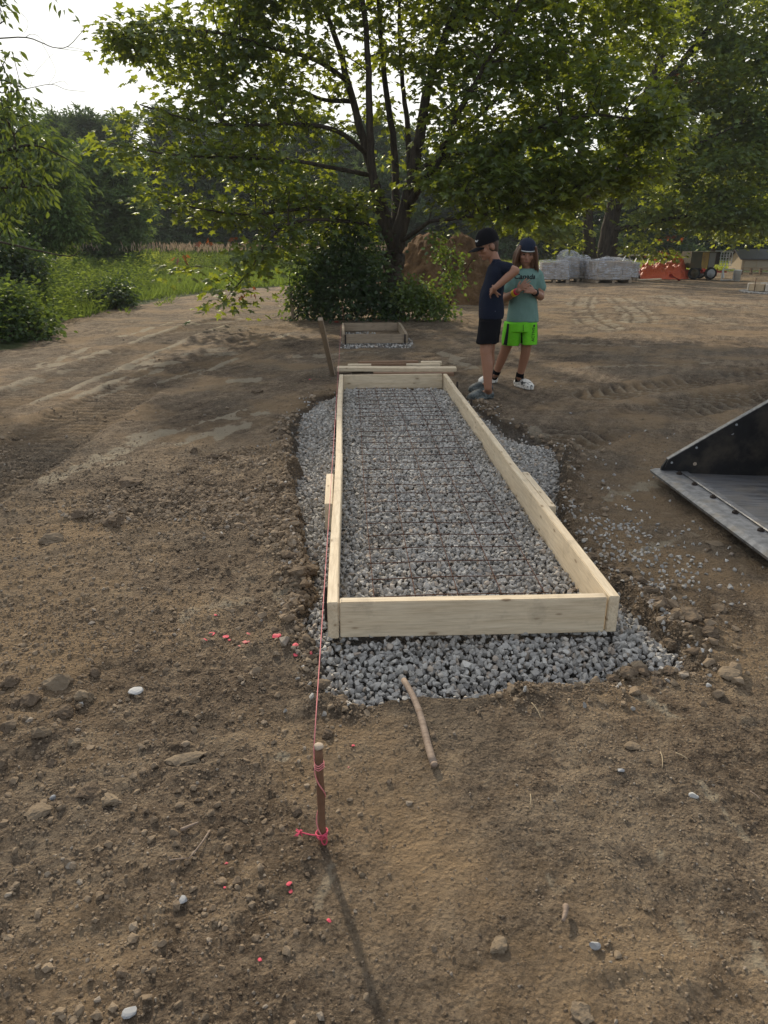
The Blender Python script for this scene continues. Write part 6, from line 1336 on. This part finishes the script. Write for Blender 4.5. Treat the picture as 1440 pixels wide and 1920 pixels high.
stone('stone', 1157, 1793, 18, 'rock_tan', 'tan stone just right of the angular grey blue one', 8, sq=.7)
stone('stone', 1185, 1403, 30, 'rock_tan', 'half buried tan stone between gravel corner and small grey chip', 9, sq=.5)
stone('stone', 1365, 1272, 46, 'rock_tan', 'broad tan rock sunk in the bank right of the gravel corner', 10, sq=.5)
stone('clod', 166, 1486, 42, 'rock_dark', 'large dark brown clod on the left rubble', 11, 'clod', sq=.6)
stone('clod', 212, 1504, 34, 'rock_tan', 'tan clod to the right of the large dark brown one', 12, 'clod', sq=.6)
stone('clod', 72, 1530, 38, 'rock_tan', 'flat tan clod lying left of the small bluish cube', 13, 'clod', sq=.4)
stone('clod', 245, 914, 46, 'rock_dark', 'dark flat rock alone on the track ground at the left', 14, 'clod', sq=.55)
stone('clod', 215, 986, 44, 'rock_dark', 'pointed dark clod below the flat track rock', 15, 'clod', sq=.7)
stone('clod', 97, 1015, 36, 'rock_tan', 'tan clod left of the pointed dark one', 16, 'clod', sq=.6)
stone('clod', 150, 974, 30, 'rock_dark', 'small clod between the flat track rock and the tan one', 17, 'clod', sq=.6)
stone('clod', 292, 1768, 18, 'rock_tan', 'little flat stone low on the left pebbles', 18, sq=.5)
stone('clod', 345, 1424, 56, 'rock_tan', 'broad flat tan crust half sunk, left of the stake', 19, 'clod', sq=.3)
stone('clod', 555, 1523, 22, 'rock_dark', 'brown clod just above the tail of pink string', 20, 'clod', sq=.8)
stone('clod', 614, 1376, 26, 'rock_dark', 'round dark clod directly behind the upright stake', 21, 'clod', sq=.9)
stone('clod', 582, 1722, 22, 'rock_dark', 'dark clod left of the stake shadow, lowest near the pink crumbs', 22, 'clod', sq=.8)
stone('clod', 935, 1776, 36, 'rock_tan', 'tan clod right of the stake shadow near the bottom', 23, 'clod', sq=.5)
stone('clod', 1090, 1903, 36, 'rock_tan', 'tan clod at the bottom edge, right of centre', 24, 'clod', sq=.6)
stone('clod', 405, 860, 26, 'rock_dark', 'one of three dark clods by the end of the pale streak', 25, 'clod', 'three clods by the pale streak'); stone('clod', 424, 864, 24, 'rock_dark', 'one of three dark clods by the end of the pale streak', 26, 'clod', 'three clods by the pale streak'); stone('clod', 364, 852, 18, 'rock_dark', 'one of three dark clods by the end of the pale streak', 27, 'clod', 'three clods by the pale streak')
stone('clod', 484, 737, 22, 'rock_dark', 'lone dark clod on the smooth ground left of the far gravel', 28, 'clod')
for k, (u, v, px) in enumerate(((110, 1290, 50), (60, 1320, 44), (120, 1340, 40), (160, 1310, 40), (20, 1290, 36), (180, 1265, 34), (75, 1385, 40), (20, 1370, 36), (36, 1324, 34), (140, 1398, 30), (8, 1440, 30), (95, 1430, 30))):
    stone('clod', u, v, px*.78, 'rock_dark' if k % 3 else 'rock_tan', 'rough earth clod in the heap of clods at the left edge', 60+k, 'clod', 'heap of clods at the left edge', sq=.75)
for k, (u, v, px) in enumerate(((1290, 1178, 46), (1240, 1146, 36), (1330, 1200, 34), (1262, 1205, 30), (1200, 1108, 28), (1180, 1268, 34), (1230, 1280, 30), (1150, 1275, 26), (1300, 1232, 26), (1110, 1056, 24), (1345, 1150, 28), (1215, 1128, 26), (1270, 1165, 28), (1310, 1168, 24), (1170, 1085, 24), (1255, 1262, 26), (1205, 1262, 28), (1140, 1074, 22))):
    stone('clod', u, v, px, 'rock_dark', 'rough earth clod crumbled along the right bank of the gravel pit', 80+k, 'clod', 'clods along the right bank', sq=.6, cuts=5)
for k, (u, v, px) in enumerate(((575, 1075, 46), (558, 1100, 36), (585, 1052, 34), (545, 1060, 30), (600, 1290, 34), (640, 1310, 30), (560, 1010, 24))):
    stone('clod', u, v, px, 'rock_dark', 'rough earth clod crumbled into the left side of the gravel pit', 100+k, 'clod', 'clods along the left bank', sq=.7, cuts=5)
PK = [(398, 1186, 17, 'pink painted flake on dark crumbs, brightest in the left cluster'), (384, 1202, 15, 'pink tinted flake left below the brightest one'), (423, 1194, 13, None), (430, 1199, 9, None), (466, 1190, 11, None), (461, 1209, 16, None), (450, 1212, 10, None), (405, 1156, 8, None),
      (519, 1202, 20, 'bright pink flake between the left cluster and the gravel'), (556, 1224, 17, 'bright pink stone beside the string at the gravel edge'), (554, 1236, 12, 'pale pink speckled stone under the bright one'), (542, 1654, 13, 'upper of two touching pink crumbs below the stake'), (544, 1664, 11, 'lower of two touching pink crumbs below the stake'),
      (617, 1729, 11, 'lone pink crumb left of the stake shadow'), (424, 1618, 9, 'small pink crumb left of the two touching ones'), (421, 1660, 6, None), (487, 1796, 8, None), (662, 1405, 8, 'pink chip touching a grey pebble between stake and stick'), (654, 1437, 6, None), (582, 712, 8, 'pink dot of paint on the dirt before the leaning stake')]
for k, (u, v, px, lb) in enumerate(PK): stone('painted_stone', u, v, px, 'pinkpaint', lb or 'small faded pink paint speck on a crumb of dirt', 140+k, 'painted stone', 'pink paint marked crumbs', sq=.38, base=ICO2)
stone('painted_stone', 578, 1240, 26, 'rock_dark', 'brown clod with one pink sprayed side at the gravel edge', 171, 'painted stone', sq=.8); a = G(584, 1236); mb = MB(); vv, f = rock_shape(172, ICO1, 5); mb.add(vv*[.006, .012, .018]+V3(a[0], a[1], .02), f); tag(mb.build('painted_stone', M['pinkpaint']), 'pink sprayed chip leaning against the brown clod by the string', 'painted stone')
a, b = G(541, 1201, .01), G(574, 1196, .016); mb = MB(); mb.tube(smooth_line([a, (a+b)/2+[0, .004, .004], b], 10), [.002, .005, .006, .007, .006, .006, .005, .005, .004, .002], 6); tag(mb.build('painted_crust', M['pinkpaint'], None), 'long pink painted ridge of soil at the edge of the gravel', 'painted stone')
# straws and twigs
r = np.random.default_rng(181)
TW = [((393, 1558), (352, 1615), .003), ((340, 1565), (372, 1548), .0045), ((318, 1620), (352, 1612), .002), ((996, 1326), (1014, 1352), .0016), ((1238, 1413), (1240, 1446), .0014), ((1266, 1418), (1288, 1430), .0016), ((1060, 1706), (1054, 1736), .007), ((1406, 1486), (1426, 1502), .002), ((994, 1495), (993, 1516), .0014), ((286, 715), (292, 728), .004), ((820, 655), (832, 680), .002), ((838, 680), (845, 642), .002), ((383, 905), (415, 893), .003), ((1105, 1296), (1075, 1284), .0016)]
TL = ['longest dry twig lying by the tan flat stones, left foreground', 'thick short twig by the tan flat stones, left foreground', 'thin reddish twig under the longest dry one', 'pale straw on dirt right of the stick', 'upright looking straw far right on the smooth dirt', 'slanting straw next to the upright looking one', 'stub of dark wood low in the right foreground', 'dark twig at the right edge', 'tiny pale straw right of the round stick', 'small bent root on the left track', 'thin dry sprig right of the loose boards, leaning left', 'thin dry sprig right of the loose boards, leaning right', 'thin root crossing the left track ground', 'straw at the lower edge of the gravel']
for (a, b, rr_), lb in zip(TW, TL):
    z0, z1 = (.0, .0)
    if 'sprig' in lb: a3 = G(a[0], a[1]) if a[1] > b[1] else G(b[0], b[1]); q = b if a[1] > b[1] else a; b3 = P(q[0], q[1], float(a3@FV)); a3 = a3-ZV*.03
    else: a3, b3 = G(*a), G(*b); a3[2] = height(a3[:1], a3[1:2])[0]+rr_*1.2+.003; b3[2] = height(b3[:1], b3[1:2])[0]+rr_*1.2+.004
    mb = MB(); t_ = np.linspace(0, 1, 9)[:, None]; L = np.linalg.norm(b3-a3); pth = a3+(b3-a3)*t_+np.stack([np.sin(t_[:, 0]*3)*L*.05, np.zeros(9), np.sin(t_[:, 0]*3.14)*L*.03+.002], -1); mb.tube(pth, np.linspace(rr_, rr_*.5, 9), 6); tag(mb.build('twig', M['straw'] if 'straw' in lb else M['stick'], None, True), lb, 'twig')
# red rag and curled bark
stone('wood_chip', 630, 605, 16, 'redpaint', 'dull orange red scrap behind the leaning stake, beside the small form', 190, 'scrap', sq=.4)
stone('bark_piece', 1340, 1020, 34, 'rock_tan', 'curled pale brown flake on the dirt below the bucket edge', 191, 'bark', sq=.4, cuts=10); stone('bark_piece', 1325, 1033, 24, 'rock_dark', 'dark fragment beside the curled flake below the bucket', 192, 'bark', sq=.4)
# ------------------------------------------------------------------ the hazy air of the yard
mb = MB(); mb.box((0, 60, 10.0), (372, 260, 24.0)); hm = bpy.data.materials.new('haze_air'); hm.use_nodes = True; ht = hm.node_tree; ht.nodes.clear()
ho = ht.nodes.new('ShaderNodeOutputMaterial'); hv = ht.nodes.new('ShaderNodeVolumePrincipled'); hv.inputs['Color'].default_value = (.86, .92, .97, 1); hv.inputs['Density'].default_value = .0006; hv.inputs['Anisotropy'].default_value = .15
ht.links.new(hv.outputs[0], ho.inputs['Volume']); tag(mb.build('haze', hm), kind='stuff')
settle()
